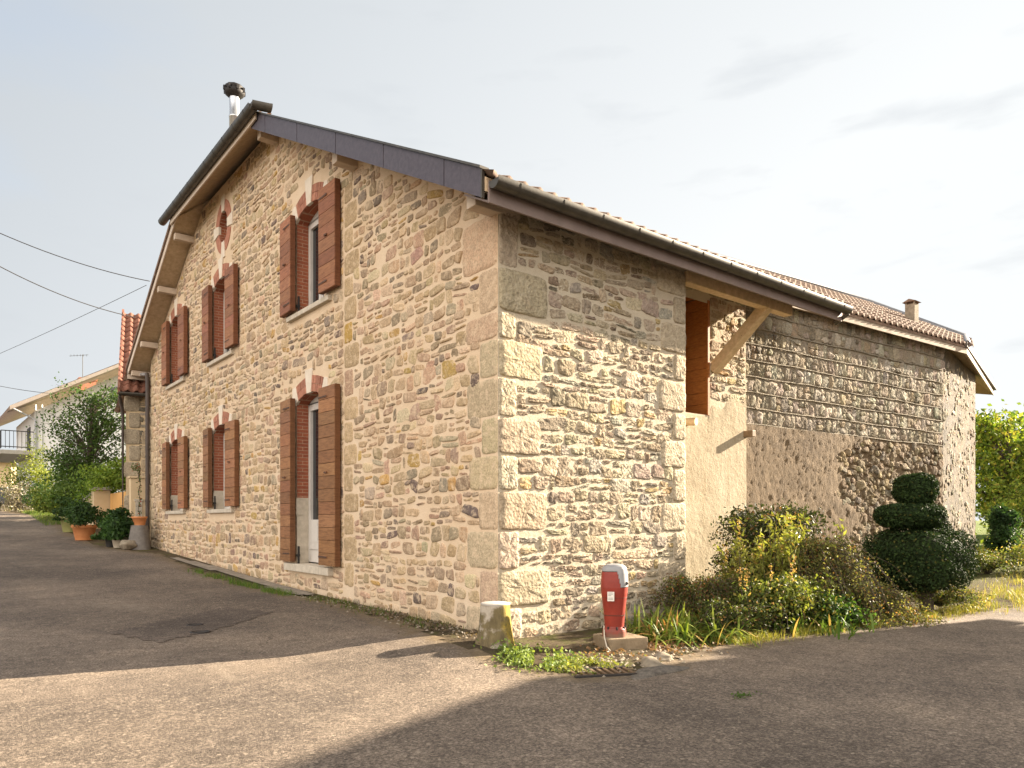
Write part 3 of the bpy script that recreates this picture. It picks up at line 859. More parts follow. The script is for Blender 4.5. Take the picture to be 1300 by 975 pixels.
gutter(acc, (-.62, 6.2, 8.62), (-.62, 12.7, 8.66), (-1, 0, 0), .095, seg=.6)
gutter(acc, (-.68, 6.2, 8.63), (-.38, 6.1, 8.62), (0, -1, 0), .095, seg=.6)
part(acc, 'gutter', M['zinc'], roof, fix=False)
acc = Acc()
acc.prism([(-.45, -.44, 4.70), (6.9, -.44, 4.70), (6.9, -.44, 4.93), (-.45, -.44, 4.93)], (0, .028, 0))
acc.prism([(-.45, -.42, 4.705), (6.9, -.42, 4.705), (6.9, 0.02, 4.93), (-.45, .02, 4.93)], (0, 0, .02))
part(acc, 'fascia', M['fascia'], roof)
acc = Acc()
acc.prism([(-.55, 6.35, HIPZ - .26), (-.55, 12.25, HIPZ - .26), (-.55, 12.25, HIPZ - .03), (-.55, 6.35, HIPZ - .03)], (.028, 0, 0))
part(acc, 'hip_fascia', M['cream_board'], roof)
# purlin ends
PUR = [(6.75, 8.28), (3.55, 6.78), (.05, 4.86), (12.3, 8.3), (13.95, 7.52), (15.95, 6.48), (17.15, 5.86)]
for y, z in PUR:
    acc = Acc()
    zt_ = roof_z(y) - .18 - .04
    if y > 12: acc.box((-.44, y - .075, zt_ - .15), (.3, y + .075, zt_))
    else: acc.box((-.34, y - .085, zt_ - .17), (.3, y + .085, zt_ + .0))
    part(acc, 'purlin', M['purlin'], house, .012)

# ---- windows
def window(idx, o, door):
    yc, hw, zs_, sp, cr, kt = o
    # frame
    a = Acc(); X0, X1 = .215, .275
    fz = zs_ + (.0 if not door else .02)
    topz = sp + .02
    a.box((X0, yc - hw + .002, fz), (X1, yc - hw + .075, topz)); a.box((X0, yc + hw - .075, fz), (X1, yc + hw - .002, topz))
    a.prism([(X0, yc - hw + .002, topz)] + [(X0, y, arc(o, y) - .003) for y in np.linspace(yc - hw + .002, yc + hw - .002, 9)] + [(X0, yc + hw - .002, topz)], (X1 - X0, 0, 0))
    a.box((X0, yc - hw + .08, topz - .07), (X1, yc + hw - .08, topz - .002)); a.box((X0, yc - hw + .08, fz), (X1, yc + hw - .08, fz + (.22 if door else .08)))
    for s in (-1, 1):                                     # two casements
        c0 = yc + s * .03 if s > 0 else yc - hw + .08; c1 = yc + hw - .08 if s > 0 else yc - .03
        zb = fz + (.225 if door else .083); zt2 = topz - .075
        a.box((X0 - .02, c0, zb), (X1 - .01, c0 + .055, zt2)); a.box((X0 - .02, c1 - .055, zb), (X1 - .01, c1, zt2))
        a.box((X0 - .018, c0 + .056, zb), (X1 - .01, c1 - .056, zb + (.07))); a.box((X0 - .018, c0 + .056, zt2 - .06), (X1 - .01, c1 - .056, zt2))
        if door:
            a.box((X0 - .015, c0 + .056, zb + .071), (X1 - .015, c1 - .056, zb + .52)); a.box((X0 - .022, c0 + .1, zb + .13), (X1 - .03, c1 - .1, zb + .47))
    a.box((X0 - .03, yc - .032, fz + (.225 if door else .083)), (X0 + .01, yc + .032, topz - .075))
    w = part(a, 'window', M['frame_white'], house, label='tall glazed door in the ground floor of the gable' if door else None)
    a = Acc(); a.box((X1 - .03, yc - hw + .06, fz + .05), (X1 - .02, yc + hw - .06, topz)); part(a, 'pane', M['glass'], w)
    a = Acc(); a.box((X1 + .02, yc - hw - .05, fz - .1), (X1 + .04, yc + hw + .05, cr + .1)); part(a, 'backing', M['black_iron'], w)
    # brick lined reveal
    a = Acc(); D_ = X0 + .005
    lowz = zs_ + (1.15 if door else (.42 if zs_ < 3 else .0))
    for s in (-1, 1):
        y = yc + s * hw
        a.add([(0.003, y, lowz), (D_, y, lowz), (D_, y, sp), (0.003, y, sp)], [(0, 1, 2, 3)], (1, 1, 1), 0)
        if lowz > zs_: a.add([(0.003, y, zs_ - .05), (D_, y, zs_ - .05), (D_, y, lowz), (0.003, y, lowz)], [(0, 1, 2, 3)], (1, 1, 1), 1)
        if lowz > zs_: a.box((-.012 if s > 0 else -.012, y - (.0 if s < 0 else .012), lowz - .30), (D_ * .45, y + (.012 if s < 0 else 0), lowz - .02), (1, 1, 1), 1)
    ya_ = np.linspace(yc - hw, yc + hw, 13)
    V = [(0.003, y, arc(o, y)) for y in ya_] + [(D_, y, arc(o, y)) for y in ya_]
    a.add(V, [(i, i + 1, 13 + i + 1, 13 + i) for i in range(12)], (1, 1, 1), 0)
    part(a, 'reveal', [M['brick'], M['sill']], w, fix=False)
    # arch pieces
    r = cr - sp; R = (hw * hw + r * r) / (2 * r); cz = cr - R
    tm = math.asin(hw / R); tk0 = .085 / R; tk1 = .120 / R; ts = math.asin((hw - .10) / R)
    def P(t, rr): return (-.016, yc + rr * math.sin(t), cz + rr * math.cos(t))
    for s in (-1, 1):
        a = Acc(); nv = 5; TB = np.linspace(tk0 + .002, ts - .002, nv + 1)
        for q_ in range(nv):
            t0, t1 = TB[q_] + .004 / R, TB[q_ + 1] - .004 / R
            f0 = 1 + .2 * tk0 / tk0 * (1 - (t0 - tk0) / (ts - tk0)) * .0
            for r0_, r1_ in ((R, R + .128), (R + .136, R + .27)):
                dx = rng.normal(0, .002); a.prism([(P(s * t0, r0_)[0] + dx,) + P(s * t0, r0_)[1:], (P(s * t1, r0_)[0] + dx,) + P(s * t1, r0_)[1:], (P(s * t1, r1_)[0] + dx,) + P(s * t1, r1_)[1:], (P(s * t0, r1_)[0] + dx,) + P(s * t0, r1_)[1:]], (.05, 0, 0), np.array((1, 1, 1)) * rng.uniform(.78, 1.15))
        part(a, 'brick_arch', M['brick_arch'], w)
        a = Acc()
        top = P(s * ts * 1.02, R + .27)
        e = yc + s * (hw + .16)
        a.prism([P(s * ts, R), P(s * ts * 1.03, R + .285), (-.016, e, top[2] - .015), (-.016, e, sp - .03), (-.016, yc + s * hw, sp - .03), (-.016, yc + s * hw, sp)], (.05, 0, 0))
        part(a, 'springer', M['white_stone'], w, .004)
    a = Acc(); a.prism([P(-tk0, R - .012), P(tk0, R - .012), P(tk1, kt - cz), P(-tk1, kt - cz)], (.055, 0, 0))
    for v in a.v: v[:, 0] -= .012
    part(a, 'keystone', M['white_stone'], w, .005)
    # sill
    a = Acc()
    if door: a.box((-.10, yc - .93, zs_ - .13), (.24, yc + .93, zs_ - .002))
    else: a.box((-.075, yc - .88, zs_ - .085), (.24, yc + .88, zs_ - .002))
    part(a, 'sill', M['sill'], w, .010)
    # shutters: horizontal boards on a frame, folded back on the wall
    zb, zt_ = zs_ + (.045 if not door else .03), sp + .09
    for s in (-1, 1):
        a = Acc()
        y0, y1 = (yc - hw - .67, yc - hw - .07) if s < 0 else (yc + hw - .06, yc + hw + .50)
        n = int(round((zt_ - zb) / .205)); hh = (zt_ - zb) / n
        base = rng.uniform(.88, 1.12) * (np.array((1.0, 1.13, 1.04)) if zs_ < 3 else np.array((1., 1., 1.)))
        for k in range(n):
            a.box((-.140 + rng.normal(0, .0012), y0 + .012, zb + k * hh + .003), (-.112, y1 - .012, zb + (k + 1) * hh - .003), np.array((1, 1, 1)) * base * rng.uniform(.78, 1.18) * (1 + rng.normal(0, .03, 3)))
        dk = np.array((.55, .50, .48)) * base  # edge boards tinted darker, their shade put into the colour
        a.box((-.134, y0, zb), (-.045, y0 + .011, zt_), dk); a.box((-.134, y1 - .011, zb), (-.045, y1, zt_), dk)
        a.box((-.111, y0 + .012, zb + .004), (-.05, y1 - .012, zt_ - .004), dk)
        # slight individual swing
        ang = rng.normal(0, .03) + (.02 if s < 0 else -.03)
        hy = yc + s * hw
        c_, s_ = math.cos(ang), math.sin(ang)
        for v in a.v:
            x, y = v[:, 0] + .045, v[:, 1] - hy
            v[:, 0] = x * c_ - y * s_ - .045; v[:, 1] = x * s_ + y * c_ + hy
            v[:, 0] = np.minimum(v[:, 0], -.018)
        ym = (y0 + y1) / 2; zm_ = zb + (zt_ - zb) * .52
        k0 = a.n; yl = y0 + .09 if s > 0 else y1 - .09
        a.box((-.158, ym - .05, zm_ - .014), (-.139, ym + .05, zm_ + .014), (1, 1, 1), 1)
        for zq_ in (zb + .14, zt_ - .16):
            a.box((-.146, (y1 - .34 if s < 0 else y0 + .02), zq_ - .016), (-.139, (y1 - .02 if s < 0 else y0 + .34), zq_ + .016), (1, 1, 1), 1)
        part(a, 'shutter', [M['shutter'], M['rust_iron']], w, .004)
    # iron stay on the sill
    a = Acc(); y = yc + hw - .10
    a.box((-.02, y - .015, zs_), (.01, y + .015, zs_ + .30)); a.box((-.03, y - .01, zs_ + .12), (.02, y + .07, zs_ + .16))
    part(a, 'shutter_stay', M['black_iron'], w)
    return w
for i, o in enumerate(OPEN): window(i, o, i == 3)

# round window
a = Acc()
def E(t, r0, r1, x): return (x, OC[0] + r0 * math.sin(t), OC[1] + r1 * math.cos(t))
a.box((.24, OC[0] - .4, OC[1] - .42), (.26, OC[0] + .4, OC[1] + .42))
rw = part(a, 'round_window', M['glass'], house, label='small round window high in the gable, ringed in brick and white stone')
a = Acc(); T = np.linspace(0, 2 * math.pi, 33)[:-1]
V = [E(t, OC[2], OC[3], .003) for t in T] + [E(t, OC[2], OC[3], .25) for t in T]
a.add(V, [(i, (i + 1) % 32, 32 + (i + 1) % 32, 32 + i) for i in range(32)]); part(a, 'reveal', M['brick'], rw, fix=False)
a = Acc(); a.box((.15, OC[0] - .3, OC[1] - .05), (.19, OC[0] + .3, OC[1] + .06)); part(a, 'glazing_bar', M['cream_board'], rw)
for q in range(4):
    a = Acc(); t0 = q * math.pi / 2 + .27; t1 = (q + 1) * math.pi / 2 - .27
    TT = np.linspace(t0, t1, 9)
    a.prism([E(t, OC[2], OC[3], -.014) for t in TT] + [E(t, OC[2] + .24, OC[3] + .24, -.014) for t in TT[::-1]], (.05, 0, 0)); part(a, 'brick_arch', M['brick_arch'], rw)
    a = Acc(); t = q * math.pi / 2; w0 = .26; w1 = .20
    a.prism([E(t - w0, OC[2] - .004, OC[3] - .004, -.026), E(t, OC[2] - .004, OC[3] - .004, -.026), E(t + w0, OC[2] - .004, OC[3] - .004, -.026), E(t + w1, OC[2] + .36, OC[3] + .36, -.026), E(t - w1, OC[2] + .36, OC[3] + .36, -.026)], (.06, 0, 0))
    part(a, 'keystone', M['white_stone'], rw, .005)

# brace and wall plate over the recess
a = Acc(); a.box((XE - .02, -.05, 4.735), (6.05, .10, 4.90)); part(a, 'wall_plate', M['beam'], house, .012)
a = Acc()
p0, p1 = np.array((5.36, 1.0, 3.92)), np.array((5.40, .0, 4.80)); d = p1 - p0; n_ = np.cross(d, (1, 0, 0)); n_ /= np.linalg.norm(n_)
hx = np.array((.085, 0, 0)); hn = n_ * .085
a.prism([p0 - hx - hn, p0 + hx - hn, p0 + hx + hn, p0 - hx + hn], d); part(a, 'brace', M['beam'], house, .012)
# downpipe and flue
a = Acc(); a.tube([(-.32, 17.42, 5.80), (-.22, 17.3, 5.70), (-.12, 16.70, 5.62)], .05, 10); part(a, 'downpipe_elbow', M['bright_zinc'], house)
a = Acc(); a.tube([(-.12, 16.72, 5.66), (-.11, 16.68, 5.4), (-.11, 16.68, 1.0), (-.11, 16.66, .62), (-.2, 16.6, .50)], .058, 10)
for z in (4.6, 3.2, 1.9): a.tube([(-.11, 16.68, z), (-.11, 16.68, z + .05)], .066, 10)
part(a, 'downpipe', M['pipe_brown'], house)
FX, FY = .6, 11.1
a = Acc(); a.lathe([(.118, 8.6), (.118, 10.92), (.126, 10.925), (.126, 10.96), (.112, 10.965), (.112, 11.42)], (FX, FY, 0), 18)
fl = part(a, 'flue', M['steel'], house)
a = Acc(); a.lathe([(.12, 11.40), (.20, 11.46), (.25, 11.53), (.19, 11.58), (.22, 11.61), (.21, 11.66), (.10, 11.71), (.02, 11.73)], (FX, FY, 0), 10)
for k in range(8):
    t = k * math.pi / 4; a.box((FX + .23 * math.cos(t) - .025, FY + .23 * math.sin(t) - .025, 11.52), (FX + .23 * math.cos(t) + .025, FY + .23 * math.sin(t) + .025, 11.62))
part(a, 'cowl', M['black_iron'], fl)

# ------------------------------------------------------------------ barn
barn = thing('stone_barn', 'old barn of banded rough stone and brown render behind the clipped bush', 'barn', (6.3, 1.08, 0))
B0 = np.array((6.22, 1.10)); BD = np.array((.9967, -.0811)); BN = np.array((-.0811, -.9967)); BL = 7.25
B1 = B0 + BD * BL
B2 = np.array((17.51, 1.24)); AD = (B2 - B1) / np.linalg.norm(B2 - B1); AN = np.array((AD[1], -AD[0])); AL = np.linalg.norm(B2 - B1)
def map_barn(u, z, h): return np.stack([B0[0] + u * BD[0] + h * BN[0], B0[1] + u * BD[1] + h * BN[1], z], 1)
def map_ang(u, z, h): return np.stack([B1[0] + u * AD[0] + h * AN[0], B1[1] + u * AD[1] + h * AN[1], z], 1)
acc = Acc()
ZB = 3.10
# upper part: mortar behind; lower part: roughcast skin with real unevenness
us = np.linspace(0, BL, 30)
for a_, b_ in zip(us[:-1], us[1:]):
    acc.add(map_barn(np.array([a_, b_, b_, a_]), np.array([ZB - .1, ZB - .1, 5.55, 5.55]), np.zeros(4)), [(0, 1, 2, 3)], (1, 1, 1), 0)
nu, nz_ = 150, 70
uu = np.linspace(0, BL, nu); zz = np.linspace(-.4, ZB, nz_)
def cobble_zone(u, z): return (u - 3.1 + .35 * np.sin(z * 3 + 1) + .25 * np.sin(z * 7.3)) / .5 - np.maximum(0, (z - 2.6)) * 2.0
UU, ZZ = np.meshgrid(uu, zz, indexing='ij')
cz_ = np.clip(cobble_zone(UU, ZZ), 0, 1)
H = .035 * (1 - cz_) + .010 * np.sin(UU * 2.1) * np.sin(ZZ * 1.7) + rng.normal(0, .006, UU.shape)
V = map_barn(UU.ravel(), ZZ.ravel(), H.ravel())
acc.add(V, [(i * nz_ + j, (i + 1) * nz_ + j, (i + 1) * nz_ + j + 1, i * nz_ + j + 1) for i in range(nu - 1) for j in range(nz_ - 1)], (1, 1, 1), 2, True)
NB = 8
sp_ = .292
for k in range(NB):                                     # stone courses, stones set on edge
    z0_ = ZB + k * sp_ + .02
    u = .02
    while u < BL - .05:
        w = rng.uniform(.10, .24)
        hh = sp_ - .055
        if rng.random() < .28:
            for zz_ in (z0_ + hh * .26, z0_ + hh * .76): one_stone(acc, map_barn, u + w / 2, zz_, w * .9, hh * .46, rng.uniform(.01, .03), .007, pick(PAL_BARN), 12, 2.6, rng.normal(0, .25), .14)
        else: one_stone(acc, map_barn, u + w / 2, z0_ + hh / 2 + rng.normal(0, .008), w * .95, hh * rng.uniform(.92, 1.06), rng.uniform(.004, .022), .007, pick(PAL_BARN), 14, 2.7, rng.normal(-.12, .14), .13)
        u += w
    # thin string course of mortar
    if k < 8:
        n = 60; us2 = np.linspace(.0, BL - .05, n); zz2 = ZB + k * sp_ + .010 * np.sin(us2 * 2.2 + k) + rng.normal(0, .004, n)
        pts = map_barn(us2, zz2, np.full(n, .016)); acc.tube(pts, .012, 5, np.array((.27, .24, .19)), 1)
# cobbles on the lower right
placed = np.zeros((0, 3))
for k in range(7000):
    u, z, rr_ = rng.uniform(1.4, BL - .1), rng.uniform(.05, 3.02), rng.uniform(.045, .105)
    if cobble_zone(u, z) < rng.uniform(.05, .95): continue
    if len(placed) and (np.hypot(placed[:, 0] - u, placed[:, 1] - z) < (placed[:, 2] + rr_) * .86).any(): continue
    placed = np.vstack([placed, (u, z, rr_)])
    one_stone(acc, map_barn, u, z, rr_ * rng.uniform(1.8, 2.6), rr_ * rng.uniform(1.5, 2.0), rng.uniform(.012, .036), .005, pick(PAL_COBBLE), 13, 2.3, rng.normal(0, .5), .12)
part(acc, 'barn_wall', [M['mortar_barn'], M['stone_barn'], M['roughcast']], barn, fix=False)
acc = Acc()
nu, nz_ = 60, 80
UU, ZZ = np.meshgrid(np.linspace(0, AL, nu), np.linspace(-.4, 5.58, nz_), indexing='ij')
H = .012 * np.sin(UU * 3) * np.sin(ZZ * 2.1) + rng.normal(0, .008, UU.shape)
acc.add(map_ang(UU.ravel(), ZZ.ravel(), H.ravel()), [(i * nz_ + j, (i + 1) * nz_ + j, (i + 1) * nz_ + j + 1, i * nz_ + j + 1) for i in range(nu - 1) for j in range(nz_ - 1)], (1, 1, 1), 0, True)
for k in range(420):
    u = rng.uniform(.05, AL - .1); z = rng.uniform(.1, 5.2)
    one_stone(acc, map_ang, u, z, rng.uniform(.08, .22), rng.uniform(.07, .15), rng.uniform(.002, .018), .006, pick(PAL_BARN), 12, 2.5, rng.normal(0, .2), .12)
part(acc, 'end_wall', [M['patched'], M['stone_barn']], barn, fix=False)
acc = Acc()
acc.prism([(B2[0], B2[1], -.4), (B2[0] - .6, 9, -.4), (B2[0] - .6, 9, 5.0), (B2[0], B2[1], 5.5)], (-.3, .05, 0))
acc.prism([(6.98, 9, -.4), (B2[0] - .6, 9, -.4), (B2[0] - .6, 9, 5.0), (6.98, 9, 5.0)], (0, .3, 0))
part(acc, 'rear_wall', M['plain_wall'], barn)
# barn roof
MS = .62
UPV = np.array((.0811, .9967))
E1 = np.array((14.1, .23))
def bz(x, y): return 5.49 + MS * ((x - E1[0]) * UPV[0] + (y - E1[1]) * UPV[1])
polyA = [(6.97, .81), (14.1, .23), (17.2, 1.39), (16.46, 2.37), (15.93, 3.47), (14.2, 3.94), (6.97, 3.94)]
polyA3 = [(x, y, bz(x, y)) for x, y in polyA]
E2 = (20.99, 1.92, 5.47)
acc = Acc()
from mathutils.geometry import intersect_point_tri_2d
def in_poly(p, poly):
    x, y = p[:, 0], p[:, 1]; c = np.zeros(len(p), bool); n = len(poly)
    for i in range(n):
        (x0, y0), (x1, y1) = poly[i][:2], poly[(i + 1) % n][:2]
        if y0 == y1: continue
        t = ((y0 > y) != (y1 > y)) & (x < (x1 - x0) * (y - y0) / (y1 - y0) + x0); c ^= t
    return c
cm = 1 / math.hypot(1, MS)
o_ = (6.97, .79, bz(6.97, .79) + .02)
tile_field(acc, o_, (BD[0], BD[1], 0), (UPV[0] * cm, UPV[1] * cm, MS * cm), 0, 0, 10.6, 4.4, lambda p: in_poly(p, polyA))
acc.prism(polyA3, (0, 0, -.06))
acc.prism([polyA3[1], E2, (20.0, 6.0, 6.2), polyA3[4], polyA3[3], polyA3[2]], (0, 0, -.05))
acc.prism([polyA3[4], (20.0, 6.0, 6.2), (19, 9.6, 5.0), (6.97, 9.6, 5.0), polyA3[6], polyA3[5]], (0, 0, -.05))
broof = part(acc, 'roof', M['tile_old'], barn, fix=False)
acc = Acc()
rp_ = [polyA3[i] for i in (6, 5, 4, 3, 2)] + [polyA3[1]]
acc.tube([(p[0], p[1], p[2] + .06) for p in rp_], .075, 6)
part(acc, 'ridge_cap', M['ridge_zinc'], broof)
acc = Acc()
acc.prism([(6.97, .82, bz(6.97, .81) - .17), (14.12, .24, 5.30), (14.12, .24, 5.44), (6.97, .82, bz(6.97, .81) - .04)], (.002, .03, 0))
part(acc, 'eave_board', M['eave_old'], broof)
acc = Acc()
acc.prism([(14.12, .24, 5.30), (E2[0], E2[1], 5.28), (E2[0], E2[1], 5.42), (14.12, .24, 5.44)], (-.005, .03, 0))
part(acc, 'barge_board', M['eave_old'], broof)
acc = Acc()
acc.prism([(14.0, .19, 5.45), (E2[0] + .05, E2[1] - .06, 5.44), (E2[0] + .05, E2[1] - .06, 5.54), (14.0, .19, 5.56)], (-.02, .10, 0))
part(acc, 'verge_tile', M['zinc'], broof)
acc = Acc()
acc.prism([(6.97, .84, 5.31), (14.1, .26, 5.31), (13.5, .75, 5.50), (6.97, 1.3, 5.50)], (0, 0, .02))
acc.prism([(14.1, .26, 5.31), (E2[0], E2[1] + .02, 5.29), (19.4, 3.6, 5.52), (17.4, 1.5, 5.52), (13.5, .75, 5.52)], (0, 0, .02))
part(acc, 'soffit', M['old_wood'], broof)
acc = Acc()
cx_, cy_, cz0 = 15.0, 1.85, 6.85
acc.box((cx_ - .12, cy_ - .12, cz0 - .9), (cx_ + .12, cy_ + .12, cz0 + .14))
for s in (-1, 1):
    for t in (-1, 1): acc.box((cx_ + s * .10 - .02, cy_ + t * .10 - .02, cz0 + .14), (cx_ + s * .10 + .02, cy_ + t * .10 + .02, cz0 + .20))
chm = part(acc, 'chimney', M['rock'], broof)
acc = Acc(); acc.prism([(cx_ - .18, cy_ - .17, cz0 + .195), (cx_ - .18, cy_ + .17, cz0 + .195), (cx_ - .18, cy_, cz0 + .27)], (.36, 0, 0)); part(acc, 'chimney_cap', M['tile_old'], broof)

# ------------------------------------------------------------------ hydrant
HB = np.array((1.09, -.86))
g0 = float(gz(HB[0], HB[1]))
ped = Acc()
ca, sa = math.cos(.55), math.sin(.55)
def rotz(a): return [(math.cos(a), -math.sin(a), 0), (math.sin(a), math.cos(a), 0), (0, 0, 1)]
hyd_loc = (1.00, -.80, 0)
hyd = thing('fire_hydrant', 'red fire hydrant with grey cap standing on a stone block by the side wall', 'hydrant', (.783, -1.054, .116))
HX, HY, HZ = .783, -1.054, .116
HS = 1.075
PROF = [(.125, 0), (.122, .06), (.118, .085), (.100, .105), (.103, .14), (.112, .25), (.125, .36), (.136, .44), (.141, .50), (.139, .56), (.132, .64), (.124, .685), (.112, .705), (.085, .722), (.04, .730), (.002, .731)]
NS = 96
def hyd_ring(r, z, sc=1.0):
    V = []
    for j in range(NS):
        t = 2 * math.pi * j / NS
        c, s = math.cos(t), math.sin(t); e = 3.2
        R = (abs(c) ** e + abs(s) ** e) ** (-1 / e)
        x, y = r * R * c * sc * .95, r * R * s * sc * .95
        a = math.radians(-52); V.append((HX + x * math.cos(a) - y * math.sin(a), HY + x * math.sin(a) + y * math.cos(a), HZ + z))
    return V
# the grey cap wraps over the top and down the side turned to the right
def side_of(p):
    r = Vector((.783, -.622)); return (p[0] - HX) * r.x + (p[1] - HY) * r.y
prof = []
for (r0, z0_), (r1, z1_) in zip(PROF[:-1], PROF[1:]):
    r0 *= HS; r1 *= HS; z0_ *= HS; z1_ *= HS
    k = 14 if z1_ - z0_ > .05 else 5
    for i in range(k): prof.append((r0 + (r1 - r0) * i / k, z0_ + (z1_ - z0_) * i / k))
prof.append((PROF[-1][0] * HS, PROF[-1][1] * HS))
V = []
for r, z in prof: V += hyd_ring(r, z)
body = Acc(); capm = Acc()
FB = []; FC = []
def cap_here(x, z):
    z /= HS; x /= HS
    if z > .655: return True
    return x > .012 + max(0, (.655 - z)) * .22 and z > .505
for i in range(len(prof) - 1):
    for j in range(NS):
        q = (i * NS + j, i * NS + (j + 1) % NS, (i + 1) * NS + (j + 1) % NS, (i + 1) * NS + j)
        m_ = np.mean([V[k] for k in q], 0)
        (FC if cap_here(side_of(m_), m_[2] - HZ) else FB).append(q)
def hydrant_red():
    m, nt, b = new_mat('hydrant_red_paint')
    c = ramp(nt, noise(nt, 7, 6, .7), [(.3, (.17, .013, .006)), (.6, (.24, .022, .010)), (.8, (.30, .045, .025))])
    ch = ramp(nt, noise(nt, 32, 5, .7), [(.68, 0.0), (.72, .8)])
    c = mix(nt, ch, c, (.10, .05, .03))
    t = node(nt, 'ShaderNodeTexCoord'); sp = node(nt, 'ShaderNodeSeparateXYZ'); nt.links.new(t.outputs['Object'], sp.inputs[0])
    ma = node(nt, 'ShaderNodeMath', operation='MULTIPLY_ADD'); nt.links.new(noise(nt, 14, 5, .7), ma.inputs[0]); ma.inputs[1].default_value = .22; nt.links.new(sp.outputs[2], ma.inputs[2])
    c = mix(nt, ramp(nt, ma.outputs[0], [(.12, .75), (.22, 0.0)]), c, (.13, .085, .05))     # splashed earth on the foot
    nt.links.new(c, b.inputs['Base Color']); b.inputs['Roughness'].default_value = .48
    bump(nt, b, [(noise(nt, 60, 4, .6), .4, .0006)])
    return m
M['red_paint'] = hydrant_red()
M['grey_cap'] = simple('hydrant_cap_grey', (.22, .22, .225), (.29, .285, .29), 6, .5, 60, .0003, spec=.5)
body.add(V, FB, (1, 1, 1), 0, True)
hb = part(body, 'body', M['red_paint'], hyd)
Vc = np.array(V); cc = np.array([(HX, HY, 0)]); Vc[:, :2] = HX * np.array((1, 0)) + HY * np.array((0, 1)) + (Vc[:, :2] - (HX, HY)) * 1.035; Vc[:, 2] = HZ + (Vc[:, 2] - HZ) * 1.006
capm.add(Vc, FC, (1, 1, 1), 0, True)
co = part(capm, 'cap', M['grey_cap'], hyd)
sm = co.modifiers.new('thickness', 'SOLIDIFY'); sm.thickness = .012; sm.offset = -1
a = Acc(); fwd = np.array((.622, .783)); rgt = np.array((.783, -.622))
lp = np.array((HX, HY)) + rgt * .113 - fwd * .106
a.tube([(lp[0], lp[1], HZ + .585), (lp[0] - fwd[0] * .02, lp[1] - fwd[1] * .02, HZ + .585)], .018, 12); part(a, 'lock', M['black_iron'], hyd)
a = Acc()
s0 = np.array((HX, HY)) - rgt * .059 - fwd * .1545
def stk(du, z, off): q = s0 + rgt * du - fwd * off; return (q[0], q[1], HZ + z)
a.prism([stk(-.036, .40, 0), stk(.036, .40, .004), stk(.036, .50, .004), stk(-.036, .50, 0)], (-fwd[0] * .003, -fwd[1] * .003, 0))
M['sticker'] = simple('sticker_paper', (.68, .64, .58), (.76, .72, .66), 8, .6, 40, 0)
st = part(a, 'sticker', M['sticker'], hyd)
M['print'] = simple('grey_print', (.30, .28, .27), (.36, .34, .33), 8, .6, 40, 0)
for k, (z, l) in enumerate([(.486, .045), (.472, .05), (.458, .03), (.430, .05), (.416, .05)]):
    a = Acc(); a.prism([stk(-.028, z, .0045), stk(-.028 + l, z, .0075), stk(-.028 + l, z + .006, .0075), stk(-.028, z + .006, .0045)], (-fwd[0] * .0015, -fwd[1] * .0015, 0))
    part(a, 'printed_line', M['print'], st)
for k in range(8):
    t = k * math.pi / 4 + .2; bx_, by_ = HX + .122 * math.cos(t), HY + .122 * math.sin(t)
    a = Acc(); a.tube([(bx_, by_, HZ + .085), (bx_, by_, HZ + .118)], .011, 6); part(a, 'bolt', M['black_iron'], hyd)
for z_, r_ in ((.40, .1275), (.222, .109)):
    a = Acc(); ring = hyd_ring(r_ * HS + .002, z_ * HS); a.tube(ring + ring[:1], .0035, 4, caps=False); part(a, 'seam', M['rust_iron'], hyd)
a = Acc(); q = np.array((HX, HY)) - rgt * .115 - fwd * .03
pts = [(q[0], q[1], HZ + .12), (q[0] - rgt[0] * .01 - fwd[0] * .1, q[1] - rgt[1] * .01 - fwd[1] * .1, HZ + .02), (q[0] - fwd[0] * .22, q[1] - fwd[1] * .22, .05), (q[0] + rgt[0] * .03 - fwd[0] * .26, q[1] + rgt[1] * .03 - fwd[1] * .26, .01)]
a.tube(pts, .008, 6); part(a, 'chain', M['sill'], hyd)

a = Acc()
ang = math.radians(-20)
a.box((HX - .15, HY - .21, -.14), (HX + .30, HY + .20, HZ - .002), rot=rotz(ang), jit=.012)
o = a.build('stone_block', simple('dirty_block_stone', (.16, .12, .075), (.30, .23, .15), 6, .95, 40, .014), None, .02)
tag(o, 'low squared stone block carrying the red hydrant', 'stone block')

